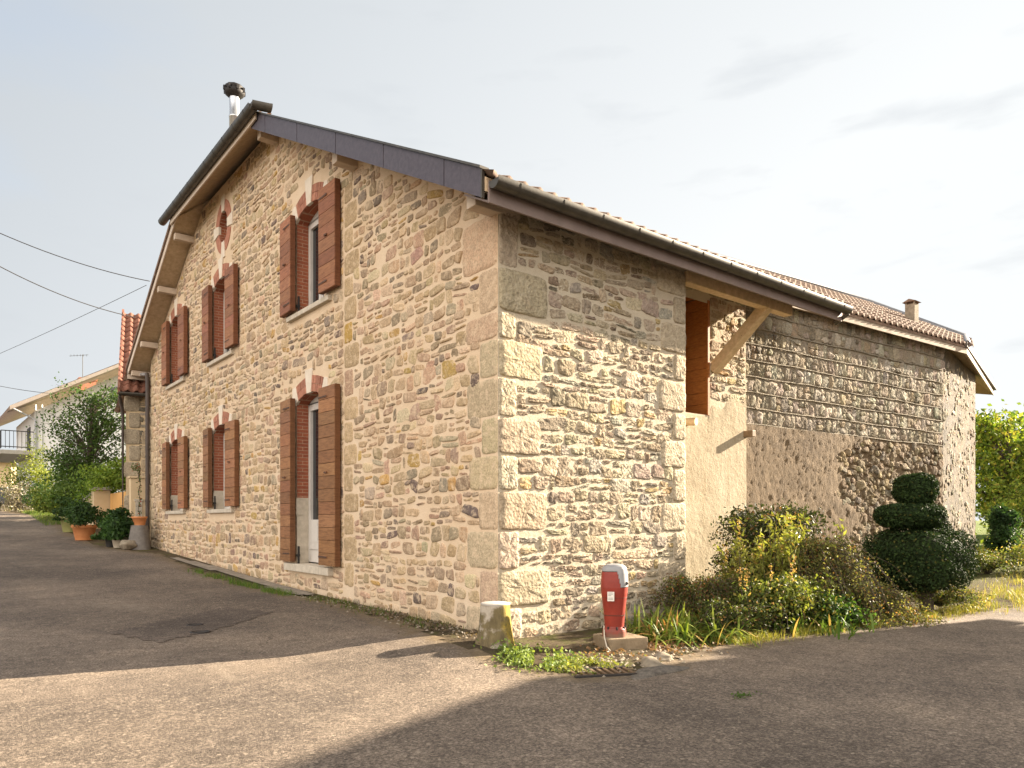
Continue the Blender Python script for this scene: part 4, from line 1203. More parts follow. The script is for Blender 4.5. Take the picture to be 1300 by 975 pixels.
# ------------------------------------------------------------------ stump at the corner
a = Acc()
SX, SY = -.43, -.52
n = 40; zs2 = [-.06, .03, .08, .16, .25, .36, .44, .50, .525]; rs2 = [.262, .235, .208, .190, .176, .164, .156, .155, .148]
V = []
for z, r in zip(zs2, rs2):
    for j in range(n):
        t = 2 * math.pi * j / n
        rt = 1 + (.04 * math.sin(3 * t + .5) + .03 * math.sin(7 * t)) + max(0, .18 - z) * 1.1 * max(0, math.sin(5 * t + 1)) ** 2
        V.append((SX + r * rt * math.cos(t), SY + r * rt * math.sin(t), z - .015 + rng.normal(0, .002)))
F = [(i * n + j, i * n + (j + 1) % n, (i + 1) * n + (j + 1) % n, (i + 1) * n + j) for i in range(len(zs2) - 1) for j in range(n)]
a.add(V, F, (1, 1, 1), 0, True)
def stump_mat():
    m, nt, b = new_mat('lichened_stump')
    t = node(nt, 'ShaderNodeTexCoord'); sp = node(nt, 'ShaderNodeSeparateXYZ'); nt.links.new(t.outputs['Object'], sp.inputs[0])
    bark = ramp(nt, noise(nt, 9, 6, .7, stretch=(1, 1, .4)), [(.3, (.08, .06, .03)), (.55, (.16, .125, .06)), (.75, (.25, .20, .11))])
    li = ramp(nt, noise(nt, 3.6, 5, .6), [(.46, 0.0), (.54, .9)])
    c = mix(nt, li, bark, (.42, .37, .30))
    mo = node(nt, 'ShaderNodeMath', operation='MULTIPLY_ADD'); nt.links.new(noise(nt, 7, 6, .7), mo.inputs[0]); mo.inputs[1].default_value = .30
    dm = node(nt, 'ShaderNodeVectorMath', operation='DOT_PRODUCT'); dm.inputs[1].default_value = (.97, -.25, .12); nt.links.new(t.outputs['Object'], dm.inputs[0]); nt.links.new(dm.outputs['Value'], mo.inputs[2])
    moss = ramp(nt, mo.outputs[0], [(.19, 0.0), (.26, 1.0)])
    mc = ramp(nt, noise(nt, 24, 5, .7), [(.35, (.14, .11, .03)), (.65, (.40, .28, .04))])
    c = mix(nt, moss, c, mc)
    nt.links.new(c, b.inputs['Base Color']); b.inputs['Roughness'].default_value = .95
    bump(nt, b, [(noise(nt, 22, 6, .7, stretch=(1, 1, .35)), .9, .02)])
    return m
stump = thing('tree_stump', 'mossy weathered stump with flat sawn top at the corner of the stone house', 'stump', (SX, SY, 0))
part(a, 'trunk', stump_mat(), stump, fix=False)
a = Acc(); a.lathe([(.153, .0), (.156, .012), (.145, .018), (.02, .022)], (SX, SY, .503), 32); part(a, 'sawn_top', M['concrete'], stump)

# ------------------------------------------------------------------ small things at the road's edge
def rough_rock(name, c, r, label, seed, cat='rock', mat='rock'):
    rr = np.random.default_rng(seed); bm = bmesh.new(); bmesh.ops.create_icosphere(bm, subdivisions=3, radius=1)
    ph = rr.uniform(0, 6, 6)
    for v in bm.verts:
        p = v.co; k = 1 + .18 * math.sin(3 * p.x + ph[0]) * math.sin(3.4 * p.y + ph[1]) + .10 * math.sin(7 * p.z + ph[2] + 4 * p.x) + rr.normal(0, .02)
        v.co = Vector((p.x * r[0] * k, p.y * r[1] * k, p.z * r[2] * k))
    me = bpy.data.meshes.new(name); bm.to_mesh(me); bm.free(); me.materials.append(M[mat])
    for p in me.polygons: p.use_smooth = True
    o = bpy.data.objects.new(name, me); o.location = c; COL.objects.link(o); o.rotation_euler = (0, 0, rr.uniform(0, 3))
    return tag(o, label, cat)
rough_rock('kerb_rock', (.30, -2.0, .0), (.24, .10, .07), 'flat pale rock at the road edge right of the drain grate', 1)
rough_rock('kerb_rock', (.72, -1.78, .0), (.16, .10, .05), 'small half buried rock between hydrant block and sword leaves', 2)
rough_rock('kerb_rock', (.02, -1.62, .0), (.09, .07, .05), 'small brown rock just left in front of the hydrant block', 3)
gr = thing('drain_grate', 'rusty slotted drain grate set in the ground before the hydrant', 'drain grate', (-.30, -1.93, .012))
a = Acc()
for k in range(9): a.box((-.30 - .26 + k * .065 - .014, -1.93 - .13, .006), (-.30 - .26 + k * .065 + .014, -1.93 + .13, .022), rot=rotz(-.45), piv=(-.30, -1.93, .02))
part(a, 'bars', simple('rusty_iron', (.10, .06, .035), (.20, .13, .075), 14, .8, 60, .002), gr)
a = Acc()
for s in (-1, 1): a.box((-.60, -1.93 + s * .15 - .02, .006), (0.0, -1.93 + s * .15 + .02, .024), rot=rotz(-.45), piv=(-.30, -1.93, .02))
part(a, 'rim', M['black_iron'], gr)
for i, (x, y, r, lb) in enumerate([(-2.45, 3.0, .10, 'small round iron valve cover in the dark road patch, farther one'), (-2.54, 2.44, .115, 'small round iron valve cover in the road, nearer one')]):
    a = Acc(); z0_ = float(gz(x, y)); a.lathe([(r, z0_ - .02), (r, z0_ + .018), (r * .8, z0_ + .021), (r * .78, z0_ + .015), (.01, z0_ + .016)], (x, y, 0), 20)
    tag(a.build('valve_cover', M['black_iron']), lb, 'valve cover')
def flat_patch(name, poly, zoff, mat):
    P_ = np.array(poly); c = P_.mean(0)
    k = 9; V = []; n = len(P_)
    bm = bmesh.new()
    grid = []
    lo, hi = P_.min(0), P_.max(0)
    xs = np.arange(lo[0], hi[0] + .1, .1); ys = np.arange(lo[1], hi[1] + .1, .1)
    XX, YY = np.meshgrid(xs, ys, indexing='ij'); Q = np.stack([XX.ravel(), YY.ravel()], 1)
    ok = in_poly(Q, [tuple(p) for p in P_]); idx = np.arange(len(Q)).reshape(XX.shape)
    F = np.stack([idx[:-1, :-1], idx[1:, :-1], idx[1:, 1:], idx[:-1, 1:]], -1).reshape(-1, 4); F = F[ok[F].all(1)]
    me = bpy.data.meshes.new(name); me.from_pydata(np.column_stack([Q, gz(Q[:, 0], Q[:, 1]) + zoff]).tolist(), [], F.tolist()); me.update(); me.materials.append(mat)
    ea = me.attributes.new('edge', 'FLOAT', 'POINT'); ea.data.foreach_set('value', np.full(len(Q), 3.0, np.float32))
    o = bpy.data.objects.new(name, me); COL.objects.link(o); return structure(o)
M['dark_asphalt'] = asphalt_mat('patched_asphalt', (.80, .74, .68))
flat_patch('road_repair', [(-3.1, 1.9), (-1.35, 3.1), (-1.75, 4.3), (-3.5, 3.0)], .014, M['dark_asphalt'])

M['lump'] = simple('broken_asphalt', (.06, .052, .045), (.19, .165, .135), 22, .95, 60, .02)
M['apron'] = simple('worn_concrete_apron', (.16, .135, .105), (.34, .295, .235), 4.5, .95, 30, .012)
flat_patch('concrete_apron', [(-.62, 4.6), (-.30, 4.2), (-.06, 5.0), (-.06, 9.6), (-.30, 12.4), (-.55, 12.6), (-.52, 9.0), (-.42, 7.4)], .024, M['apron'])
rough_rock('broken_asphalt', (.12, -2.22, .0), (.40, .13, .05), 'broken grey lip of asphalt to the right of the drain grate', 21, 'asphalt lump', 'lump')
rng_g = np.random.default_rng(5)
a = Acc()
for k in range(420):
    if k < 260: x, y = rng_g.normal(-.42, .16), rng_g.uniform(-.3, 5)
    else: x, y = rng_g.uniform(-.6, 1.5), rng_g.normal(-1.7, .22)
    r_ = rng_g.uniform(.006, .022); z_ = float(gz(x, y)) + .012
    ph = rng_g.uniform(0, 6.28)
    V = [(x + r_ * math.cos(t + ph) * 1.3, y + r_ * math.sin(t + ph), z_) for t in (0, 1.57, 3.14, 4.71)] + [(x, y, z_ + r_), (x, y, z_ - r_)]
    a.add(V, [(0, 1, 4), (1, 2, 4), (2, 3, 4), (3, 0, 4)], (1, 1, 1), 0, True)
tag(stuff(a.build('gravel', M['rock'], None, fix=False)), 'loose gravel scattered on the dark earth at the wall foot', 'gravel')

# ------------------------------------------------------------------ vegetation helpers
def unit(v): return v / (np.linalg.norm(v, axis=1)[:, None] + 1e-9)
def leaves(acc, P_, size, cols, nrm=None, w=.5, droop=.0, spread=1.0):
    k = len(P_)
    a_ = unit(rng.normal(0, 1, (k, 3)) + np.array((0, 0, -droop)))
    if nrm is not None:
        nn = unit(nrm + rng.normal(0, .45 * spread, (k, 3))); a_ = unit(a_ - nn * (a_ * nn).sum(1)[:, None])
    else: nn = unit(np.cross(a_, rng.normal(0, 1, (k, 3))))
    b_ = np.cross(nn, a_)
    s = np.asarray(size) * rng.uniform(.65, 1.35, k); s = s[:, None]
    V = np.stack([P_ - a_ * s * .5, P_ + b_ * s * w * .5 + nn * s * .08, P_ + a_ * s * .5, P_ - b_ * s * w * .5 + nn * s * .08], 1)
    acc.quads(V, cols)
def colmix(k, c0, c1, jit=.15, alt=None, pa=0):
    t = rng.random((k, 1)); c = np.array(c0) * (1 - t) + np.array(c1) * t
    c = c * rng.uniform(1 - jit, 1 + jit, (k, 1))
    if alt is not None:
        m_ = rng.random(k) < pa; c[m_] = np.array(alt) * rng.uniform(.7, 1.3, (m_.sum(), 1))
    return np.clip(c, .004, .9)
def blades(acc, P_, length, width, cols, lean=.35, segs=2):
    k = len(P_); az = rng.uniform(0, 2 * math.pi, k); d = np.stack([np.cos(az), np.sin(az), np.zeros(k)], 1)
    s = np.stack([-np.sin(az), np.cos(az), np.zeros(k)], 1)
    l = (np.asarray(length) * rng.uniform(.5, 1.3, k))[:, None]; ln = (lean * rng.uniform(.2, 1.6, k))[:, None]
    prev = P_; pw = np.full((k, 1), width)
    for j in range(1, segs + 1):
        t = j / segs
        q = P_ + np.array((0, 0, 1.)) * l * (t - .35 * ln * t * t) + d * l * ln * t ** 1.6
        nw = width * (1 - t) + .0008
        acc.quads(np.stack([prev - s * pw * .5, prev + s * pw * .5, q + s * nw * .5, q - s * nw * .5], 1), cols); prev = q; pw = np.full((k, 1), nw)

# ------------------------------------------------------------------ clipped topiary bush
topi = thing('topiary_bush', 'dark green bush clipped into three stacked rounded tiers', 'topiary', (6.55, -1.93, .08))
def tier(name, c, r, n, e=3.0, size=.038):
    acc = Acc(); c = np.array(c); r = np.array(r)
    d = unit(rng.normal(0, 1, (n, 3)))
    R = (np.abs(d) ** e).sum(1) ** (-1 / e)
    wob = 1 + .06 * np.sin(d[:, 0] * 5 + c[2] * 3) * np.sin(d[:, 1] * 4 + 1) + .035 * np.sin(d[:, 2] * 9 + d[:, 0] * 7)
    P_ = d * (R * wob)[:, None] * rng.uniform(.86, 1.02, n)[:, None]
    nr = unit(np.sign(P_) * np.abs(P_) ** (e - 1))
    leaves(acc, c + P_ * r, size, colmix(n, (.010, .022, .006), (.030, .055, .013), .3, (.08, .08, .02), .03), nr, .65, 0, 1.5)
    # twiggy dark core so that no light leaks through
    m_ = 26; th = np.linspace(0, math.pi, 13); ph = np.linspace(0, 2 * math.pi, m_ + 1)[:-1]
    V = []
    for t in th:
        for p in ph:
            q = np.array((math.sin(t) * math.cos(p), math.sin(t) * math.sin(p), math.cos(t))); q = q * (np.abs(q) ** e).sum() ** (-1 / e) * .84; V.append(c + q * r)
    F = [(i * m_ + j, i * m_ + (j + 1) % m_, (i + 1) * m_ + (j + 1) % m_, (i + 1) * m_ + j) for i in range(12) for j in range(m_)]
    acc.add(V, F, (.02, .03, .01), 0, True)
    part(acc, name, M['box_leaf'], topi, fix=False)
tier('lower_tier', (6.43, -1.83, .80), (.70, .66, .45), 17000, 3.3)
tier('middle_tier', (6.30, -1.77, 1.44), (.47, .45, .18), 8000, 2.8)
tier('top_tier', (6.40, -1.82, 1.83), (.295, .29, .235), 6000, 2.6)
tier('side_lobe', (6.90, -1.85, 1.16), (.26, .26, .26), 3500, 2.2)
a = Acc(); a.tube([(6.55, -1.93, -.05), (6.52, -1.9, .2), (6.45, -1.85, .6), (6.42, -1.83, 1.7)], [.11, .09, .07, .05], 8); a.tube([(6.5, -1.98, .0), (6.6, -1.95, .25), (6.7, -1.9, .6)], [.05, .04, .03], 6)
part(a, 'stem', M['bark'], topi, fix=False)

# ------------------------------------------------------------------ shrubs and border plants
def arching_shrub(name, label, c, n_br, reach, height, leaf_n, leaf_s, c0, c1, alt, pa, zlo=0.0, seed=0, dirbias=None, squash=1.0, twig=.006, peak=(.45, .8), lcol=None):
    global rng
    keep = rng; rng = np.random.default_rng(seed)
    t_ = thing(name, label, 'shrub', c)
    st_ = Acc(); lf = Acc()
    for b in range(n_br):
        az = rng.uniform(0, 2 * math.pi); rc = reach * rng.uniform(.45, 1.1); hc = height * rng.uniform(.5, 1.1)
        dx, dy = math.cos(az), math.sin(az) * squash
        if dirbias is not None: dx += dirbias[0] * rng.random(); dy += dirbias[1] * rng.random()
        tt = np.linspace(0, 1, 9)
        wob = np.cumsum(rng.normal(0, .03, (9, 2)), 0) * reach
        pk = rng.uniform(*peak)
        zz_ = hc * (1 - ((tt - pk) / pk) ** 2 * np.where(tt < pk, 1, .9)) 
        pts = np.stack([c[0] + dx * rc * tt + wob[:, 0] * tt, c[1] + dy * rc * tt + wob[:, 1] * tt, c[2] + zlo + np.maximum(.02, zz_)], 1)
        st_.tube(pts, np.linspace(twig, twig * .4, 9), 4, caps=False)
        k = int(leaf_n / n_br); f = np.sort(rng.uniform(.22, 1.0, k)); ii = f * 8; i0 = np.minimum(ii.astype(int), 7)
        P_ = pts[i0] + (pts[i0 + 1] - pts[i0]) * (ii - i0)[:, None] + rng.normal(0, leaf_s * 1.1, (k, 3))
        P_[:, 2] = np.maximum(P_[:, 2], c[2] + .01)
        br_c = rng.uniform(.65, 1.35)
        leaves(lf, P_, leaf_s, colmix(k, c0, c1, .25, alt, pa) * br_c, None, .55)
    part(st_, 'stems', M['bark'], t_, fix=False); part(lf, 'leaves', M['leaf'], t_, fix=False)
    rng = keep
    return t_
arching_shrub('dark_shrub', 'tall dark twiggy shrub against the brown rendered barn wall', (4.85, -.35, .05), 130, .9, 1.36, 15000, .055, (.014, .024, .008), (.045, .055, .018), (.14, .08, .04), .08, seed=11)
arching_shrub('cotoneaster_shrub', 'wide spreading shrub with arching sprays of tiny olive leaves left of the topiary', (4.40, -1.15, .05), 300, .95, .98, 36000, .034, (.055, .07, .018), (.27, .26, .08), (.30, .16, .06), .14, seed=12, dirbias=(.75, -.55), peak=(.30, .55))
arching_shrub('cotoneaster_shrub', 'low outer sprays of olive leaves hanging over the yellow grass left of the topiary', (5.0, -1.70, .02), 130, .75, .40, 13000, .032, (.055, .07, .018), (.26, .25, .07), (.28, .15, .055), .14, seed=18, dirbias=(.35, -.25), peak=(.3, .6))
arching_shrub('cotoneaster_shrub', 'low reddish twiggy shrub below the rendered recess wall', (2.75, -.65, .02), 110, .62, .58, 9000, .032, (.05, .07, .02), (.14, .14, .04), (.18, .08, .04), .2, seed=13, dirbias=(-.2, -.3))
arching_shrub('low_shrub', 'fresh green low shrub filling the middle of the border', (3.40, -1.30, .02), 130, .75, .56, 15000, .048, (.035, .06, .012), (.19, .22, .045), (.30, .25, .06), .14, seed=14)
arching_shrub('low_shrub', 'loose low shrub with straggling sprays under the topiary', (6.9, -1.95, .05), 70, .6, .28, 4500, .035, (.05, .08, .016), (.14, .15, .04), (.24, .18, .07), .15, seed=15)
arching_shrub('ground_shrub', 'dark leafy ground plant beneath the arching shrub', (4.0, -1.65, .0), 60, .50, .34, 6000, .055, (.02, .055, .01), (.08, .15, .025), (.25, .23, .06), .08, seed=16)
arching_shrub('ground_shrub', 'prickly low ground plant between sword leaves and yellow grass', (2.45, -1.40, .0), 80, .52, .36, 7000, .035, (.03, .05, .012), (.11, .13, .035), (.22, .14, .06), .12, seed=17)

def stem_plant(name, label, c, n, h, lean, leaf_s, c0, c1, alt, seed, whorl=26, r=.16, spike=0):
    global rng
    keep = rng; rng = np.random.default_rng(seed)
    t_ = thing(name, label, 'plant', c); st_ = Acc(); lf = Acc()
    for k in range(n):
        az = rng.uniform(0, 6.28); hh = h * rng.uniform(.6, 1.08); o2 = rng.normal(0, r, 2)
        tip = np.array((c[0] + o2[0] + math.cos(az) * lean * hh, c[1] + o2[1] + math.sin(az) * lean * hh, c[2] + hh))
        base = np.array((c[0] + o2[0] * .4, c[1] + o2[1] * .4, c[2])); mid = (base + tip) / 2 + np.array((0, 0, hh * .12))
        tt = np.linspace(0, 1, 7)[:, None]; pts = (1 - tt) ** 2 * base + 2 * tt * (1 - tt) * mid + tt ** 2 * tip
        st_.tube(pts, np.linspace(.007, .004, 7), 4, (1, 1, 1), caps=False)
        f = rng.uniform(.45, 1.0, whorl); P_ = pts[0] * 0 + np.stack([np.interp(f, tt[:, 0], pts[:, j]) for j in range(3)], 1) + rng.normal(0, leaf_s * .55, (whorl, 3))
        leaves(lf, P_, leaf_s, colmix(whorl, c0, c1, .2, alt, .12) * rng.uniform(.8, 1.2), None, .32)
        if k < spike:
            q = tip[None] + np.stack([np.zeros(40), np.zeros(40), rng.uniform(0, .22, 40)], 1) + rng.normal(0, .012, (40, 3))
            leaves(lf, q, .02, colmix(40, (.42, .26, .09), (.5, .33, .13)), None, .7)
    part(st_, 'stems', M['bark'], t_, fix=False); part(lf, 'leaves', M['leaf'], t_, fix=False)
    rng = keep; return t_
stem_plant('spurge_plant', 'tall yellow green plant with leafy stems against the dark shrub', (3.85, -1.10, .05), 26, 1.32, .32, .085, (.13, .16, .03), (.27, .28, .065), (.30, .22, .06), 21, 70, .24, 0)
stem_plant('spurge_plant', 'yellow green plant climbing at the edge of the cream recess wall', (3.45, -.75, .05), 12, 1.08, .12, .080, (.13, .16, .03), (.27, .27, .065), (.30, .22, .06), 22, 60, .13, 3)
stem_plant('seed_spike_plant', 'plant with orange brown seed spikes among the border leaves', (2.95, -1.25, .0), 7, .72, .22, .06, (.08, .13, .03), (.2, .22, .05), (.35, .22, .08), 23, 30, .22, 7)

def sword_clump(name, label, c, n, l, w, spread, c0, c1, seed, alt=(.42, .30, .10), pa=.1, radius=.25):
    global rng
    keep = rng; rng = np.random.default_rng(seed)
    acc = Acc(); segs = 7
    az = rng.uniform(0, 6.28, n); d = np.stack([np.cos(az), np.sin(az), np.zeros(n)], 1); s = np.stack([-np.sin(az), np.cos(az), np.zeros(n)], 1)
    o2 = rng.normal(0, radius, (n, 2)); P_ = np.column_stack([c[0] + o2[:, 0], c[1] + o2[:, 1], np.full(n, c[2])])
    ll = (l * rng.uniform(.55, 1.15, n))[:, None]; ln = (spread * rng.uniform(.15, 1.4, n))[:, None]
    cols = colmix(n, c0, c1, .2, alt, pa)
    prev = P_; pw = np.full((n, 1), w * .7)
    for j in range(1, segs + 1):
        t = j / segs
        q = P_ + np.array((0, 0, 1.)) * ll * (t - .75 * ln * t ** 2.2) + d * ll * ln * t ** 1.3
        q[:, 2] = np.maximum(q[:, 2], c[2] + .02)
        nw = w * (1 if t < .6 else (1 - t) / .4) + .001
        acc.quads(np.stack([prev - s * pw * .5, prev + s * pw * .5, q + s * nw * .5, q - s * nw * .5], 1), cols * (.9 + .2 * t)); prev = q; pw = np.full((n, 1), nw)
    o = acc.build(name, M['leaf'], None, fix=False); rng = keep
    return tag(o, label, 'plant')
sword_clump('sword_leaf_clump', 'clump of bright green sword leaves at the foot of the side wall', (2.02, -1.0, .0), 420, .50, .022, 1.35, (.07, .13, .02), (.27, .32, .06), 31, radius=.30)
sword_clump('sword_leaf_clump', 'smaller clump of drooping sword leaves nearest the hydrant', (1.66, -1.10, .0), 230, .38, .020, 1.4, (.08, .15, .025), (.24, .28, .05), 32, (.45, .24, .09), .22, .18)
sword_clump('yucca_clump', 'stiff grey green spear leaves standing below the yellow green plant', (3.12, -1.0, .05), 70, .62, .026, .5, (.10, .15, .05), (.20, .25, .10), 33, radius=.12)
sword_clump('sword_leaf_clump', 'dark green strap leaves low in front of the border', (3.55, -1.75, .0), 120, .34, .026, .8, (.05, .12, .02), (.14, .2, .04), 34, radius=.28)

def grass_area(name, pts_fn, n, l, w, c0, c1, alt, pa, lean=.4):
    P_ = pts_fn(n); acc = Acc()
    P_ = np.column_stack([P_, gz(P_[:, 0], P_[:, 1])])
    blades(acc, P_, l, w, colmix(len(P_), c0, c1, .25, alt, pa), lean)
    return stuff(acc.build(name, M['leaf'], None, fix=False))
def along(poly, width):
    poly = np.array(poly)
    def f(n):
        seg = np.diff(poly, axis=0); L_ = np.hypot(seg[:, 0], seg[:, 1]); i = rng.choice(len(seg), n, p=L_ / L_.sum()); t = rng.random((n, 1))
        P_ = poly[i] + seg[i] * t + rng.normal(0, width, (n, 2)); keep_ = vnoise(P_, 6, 8) + .5 * vnoise(P_, 15, 9) > -.15
        return P_[keep_]
    return f
def lab(o, l, c='grass'): return tag(o, l, c)
lab(grass_area('grass_verge', along([(1.9, -1.66), (2.9, -1.78), (4.4, -2.0), (6.0, -2.15), (7.2, -2.25)], .12), 6500, .10, .006, (.22, .24, .03), (.38, .36, .06), (.40, .33, .12), .2), 'sunlit yellow grass strip in front of the border plants')
lab(grass_area('grass_verge', along([(7.2, -2.2), (9, -2.3), (12, -2.0), (15, -1.2)], .35), 6000, .14, .008, (.18, .20, .03), (.34, .33, .07), (.42, .34, .14), .25), 'dry yellow grass beyond the topiary by the lane')
lab(grass_area('grass_verge', along([(-.62, 4.6), (-.68, 6.0), (-.74, 7.4), (-.78, 9.2)], .08), 3200, .09, .006, (.06, .12, .02), (.14, .22, .04), (.26, .24, .08), .1), 'green grass strip along the road below the gable wall')
lab(grass_area('weed_patch', along([(-.35, .6), (-.42, 1.5), (-.36, 3.0), (-.40, 4.0)], .14), 1600, .07, .008, (.06, .10, .02), (.13, .18, .04), (.22, .16, .07), .2, .7), 'sparse weeds in the dark earth at the foot of the gable', 'weeds')
def weed(name, c, n, r, s, c0, c1, label, h=.10, keep_fn=None):
    P_ = np.column_stack([rng.normal(c[0], r[0], n), rng.normal(c[1], r[1], n)]); P_ = P_[vnoise(P_, 9, 5) > -.2]
    hh = np.abs(rng.normal(0, h, len(P_)))
    acc = Acc(); leaves(acc, np.column_stack([P_, gz(P_[:, 0], P_[:, 1]) + .015 + hh]), s, colmix(len(P_), c0, c1, .25), np.tile((0, -.3, 1.), (len(P_), 1)), .7, 0, 1.5)
    return tag(stuff(acc.build(name, M['leaf'], None, fix=False)), label, 'weeds')
weed('weed_patch', (-.48, -1.2), 2200, (.16, .22), .036, (.10, .16, .03), (.24, .30, .07), 'low round leaved weeds right of the mossy stump', .04)
weed('weed_patch', (-.28, -1.62), 1100, (.2, .14), .03, (.14, .18, .03), (.30, .30, .07), 'yellowish weeds between stump and drain grate', .025)
weed('weed_patch', (-.09, -3.25), 70, (.06, .025), .022, (.05, .10, .02), (.10, .16, .03), 'tiny weed sprouting from the road asphalt', .012)
weed('leaf_litter', (1.15, -1.35), 900, (.5, .22), .04, (.16, .09, .045), (.30, .18, .09), 'brown fallen leaves on the earth beside the hydrant block', .01)
weed('leaf_litter', (-.38, .9), 900, (.14, .9), .035, (.09, .07, .05), (.2, .15, .1), 'dark leaf litter and gravel along the gable foot', .01)

# ------------------------------------------------------------------ trees
def tree(name, label, base, h, crown_c, crown_r, n_limb, n_leaf, leaf_s, c0, c1, trunk_r, seed, group=None, hole=.0, alt=None, pa=.0, clump=.16, cat='tree'):
    global rng
    keep = rng; rng = np.random.default_rng(seed)
    t_ = thing(name, label, cat, base, group); tr = Acc(); lf = Acc()
    base = np.array(base, float); cc = np.array(crown_c, float); cr = np.array(crown_r, float)
    top = cc + np.array((0, 0, cr[2] * .7))
    tt = np.linspace(0, 1, 9)[:, None]; spine = base + (top - base) * tt + np.column_stack([np.cumsum(rng.normal(0, .02, (9, 2)), 0) * h * .25, np.zeros(9)])
    tr.tube(spine - np.array((0, 0, .1)), np.linspace(trunk_r, trunk_r * .2, 9), 8)
    for k in range(n_limb):
        d = unit(rng.normal(0, 1, (1, 3)))[0]; d[2] = d[2] * .8 + .15
        tip = cc + d * cr * rng.uniform(.55, 1.05)
        f = np.clip((tip[2] - base[2]) / (top[2] - base[2]) - rng.uniform(.15, .4), .12, .9)
        st = np.array([np.interp(f, tt[:, 0], spine[:, j]) for j in range(3)])
        q = np.linspace(0, 1, 6)[:, None]; mid = (st + tip) / 2 + np.array((0, 0, .12 * h * rng.random()))
        pts = (1 - q) ** 2 * st + 2 * q * (1 - q) * mid + q ** 2 * tip
        tr.tube(pts, np.linspace(trunk_r * .32, trunk_r * .05, 6), 5, caps=False)
        m_ = int(n_leaf / n_limb * rng.uniform(.5, 1.5)); f2 = rng.beta(2.2, 1.0, m_)
        P_ = np.stack([np.interp(f2, q[:, 0], pts[:, j]) for j in range(3)], 1) + rng.normal(0, clump, (m_, 3)) * cr.mean() * (1.1 - .5 * f2)[:, None]
        leaves(lf, P_, leaf_s, colmix(m_, c0, c1, .22, alt, pa) * rng.uniform(.75, 1.25), None, .6, .3)
    part(tr, 'trunk', M['bark'], t_, fix=False); part(lf, 'crown', M['leaf'], t_, fix=False)
    rng = keep; return t_
GRP = 'trees behind the barn'
tree('leafy_tree', 'sunlit yellow green tree with dark trunk just right of the barn end', (25.6, 3.2, .4), 6, (26.2, 3.0, 3.4), (2.5, 2.2, 2.5), 46, 10000, .17, (.06, .12, .015), (.27, .34, .05), .22, 41, GRP, alt=(.36, .34, .06), pa=.15)
tree('leafy_tree', 'broad green tree standing at the right edge of the view', (28.5, -.2, .45), 6, (29.0, .3, 3.2), (2.8, 2.4, 2.6), 40, 9000, .19, (.05, .11, .015), (.24, .31, .045), .2, 42, GRP, alt=(.34, .32, .06), pa=.12)
tree('leafy_tree', 'farther darker tree filling the gap behind the sunlit trees', (38, 5.0, .5), 9, (38, 5.0, 4.2), (4.5, 4.0, 3.2), 44, 9000, .30, (.05, .10, .02), (.15, .21, .04), .25, 43, GRP)
tree('leafy_tree', 'low rounded tree closing the lane at the far right', (36, -3.5, .5), 6, (36, -3.5, 2.4), (4, 3, 2.3), 40, 8000, .26, (.06, .12, .02), (.18, .25, .04), .2, 44, GRP)
tree('ivy_post', 'short ivy covered trunk beside the barn end', (16.9, .45, .2), 1.6, (16.9, .40, .85), (.46, .46, 1.05), 44, 8000, .085, (.02, .05, .018), (.05, .10, .035), .12, 45, None, cat='ivy')
arching_shrub('hedge_bush', 'wide sunlit bush at the right edge beyond the topiary', (15.2, -1.4, .15), 90, 1.4, .75, 7000, .06, (.07, .11, .02), (.20, .22, .05), (.34, .26, .08), .15, seed=51)
arching_shrub('hedge_bush', 'shaded bush at the foot of the barn end wall', (13.6, -.35, .1), 60, .9, .5, 4500, .05, (.05, .08, .02), (.14, .16, .04), (.24, .18, .06), .12, seed=52)
arching_shrub('hedge_bush', 'small green bush below the ivy post', (19.5, -.9, .2), 70, 1.3, .9, 5000, .08, (.07, .12, .02), (.20, .25, .05), (.34, .28, .08), .1, seed=53)
arching_shrub('hedge_bush', 'bright leafy bush under the right hand trees', (22.5, .8, .3), 110, 2.0, 2.2, 12000, .10, (.08, .15, .02), (.24, .30, .05), (.36, .34, .08), .1, seed=54)
lab(grass_area('meadow_grass', lambda n: np.column_stack([rng.uniform(16, 34, n), rng.uniform(-4.5, 3.0, n)]), 9000, .30, .02, (.20, .24, .03), (.36, .38, .07), (.45, .36, .12), .2), 'sunlit rough grass of the field right of the barn')

# ------------------------------------------------------------------ left side of the street
gt = lambda x, y: float(gz(x, y))
nb = thing('tiled_house', 'narrow stone house with steep red tiled roof just beyond the gable', 'house', (-.4, 17.9, .6))
acc = Acc(); NY = 17.95
acc.add([(-.45, NY, .2), (3.5, NY, .2), (3.5, NY, 5.35), (-.45, NY, 5.35)], [(0, 1, 2, 3)])
acc.add([(-.45, NY, .2), (-.45, 25, .2), (-.45, 25, 5.35), (-.45, 21.6, 8.6), (-.45, NY, 5.35)], [(0, 1, 2, 3, 4)])
def map_nb(u, z, h): return np.stack([u, NY - h, z], 1)
rubble(acc, map_nb, lambda a, b: [(-.12, .35)], 3.4, 5.25, (.12, .24), (.12, .3), (.01, .03), .005, .04, PAL_BARN, 12, .3)
for k in range(9): one_stone(acc, map_nb, -.28 + (.07 if k % 2 else 0), .9 + k * .5, (.32 if k % 2 else .45), .47, .03, .003, np.array((.42, .35, .25)) * rng.uniform(.85, 1.1), 16, 9, 0, .02)
for k in range(5): one_stone(acc, map_nb, .16, 2.5 + k * .42 - .3, .42, .40, .02, .003, np.array((.42, .33, .22)) * rng.uniform(.85, 1.1), 16, 9, 0, .02)
part(acc, 'wall', [M['beige_wall'], M['stone_barn']], nb, fix=False)
acc = Acc()
cs2 = 1 / math.hypot(1, .84)
tile_field(acc, (-.62, NY - .42, 5.22), (1, 0, 0), (0, cs2, .84 * cs2), 0, 0, 4.4, 5.2, None, .04, .235, .05)
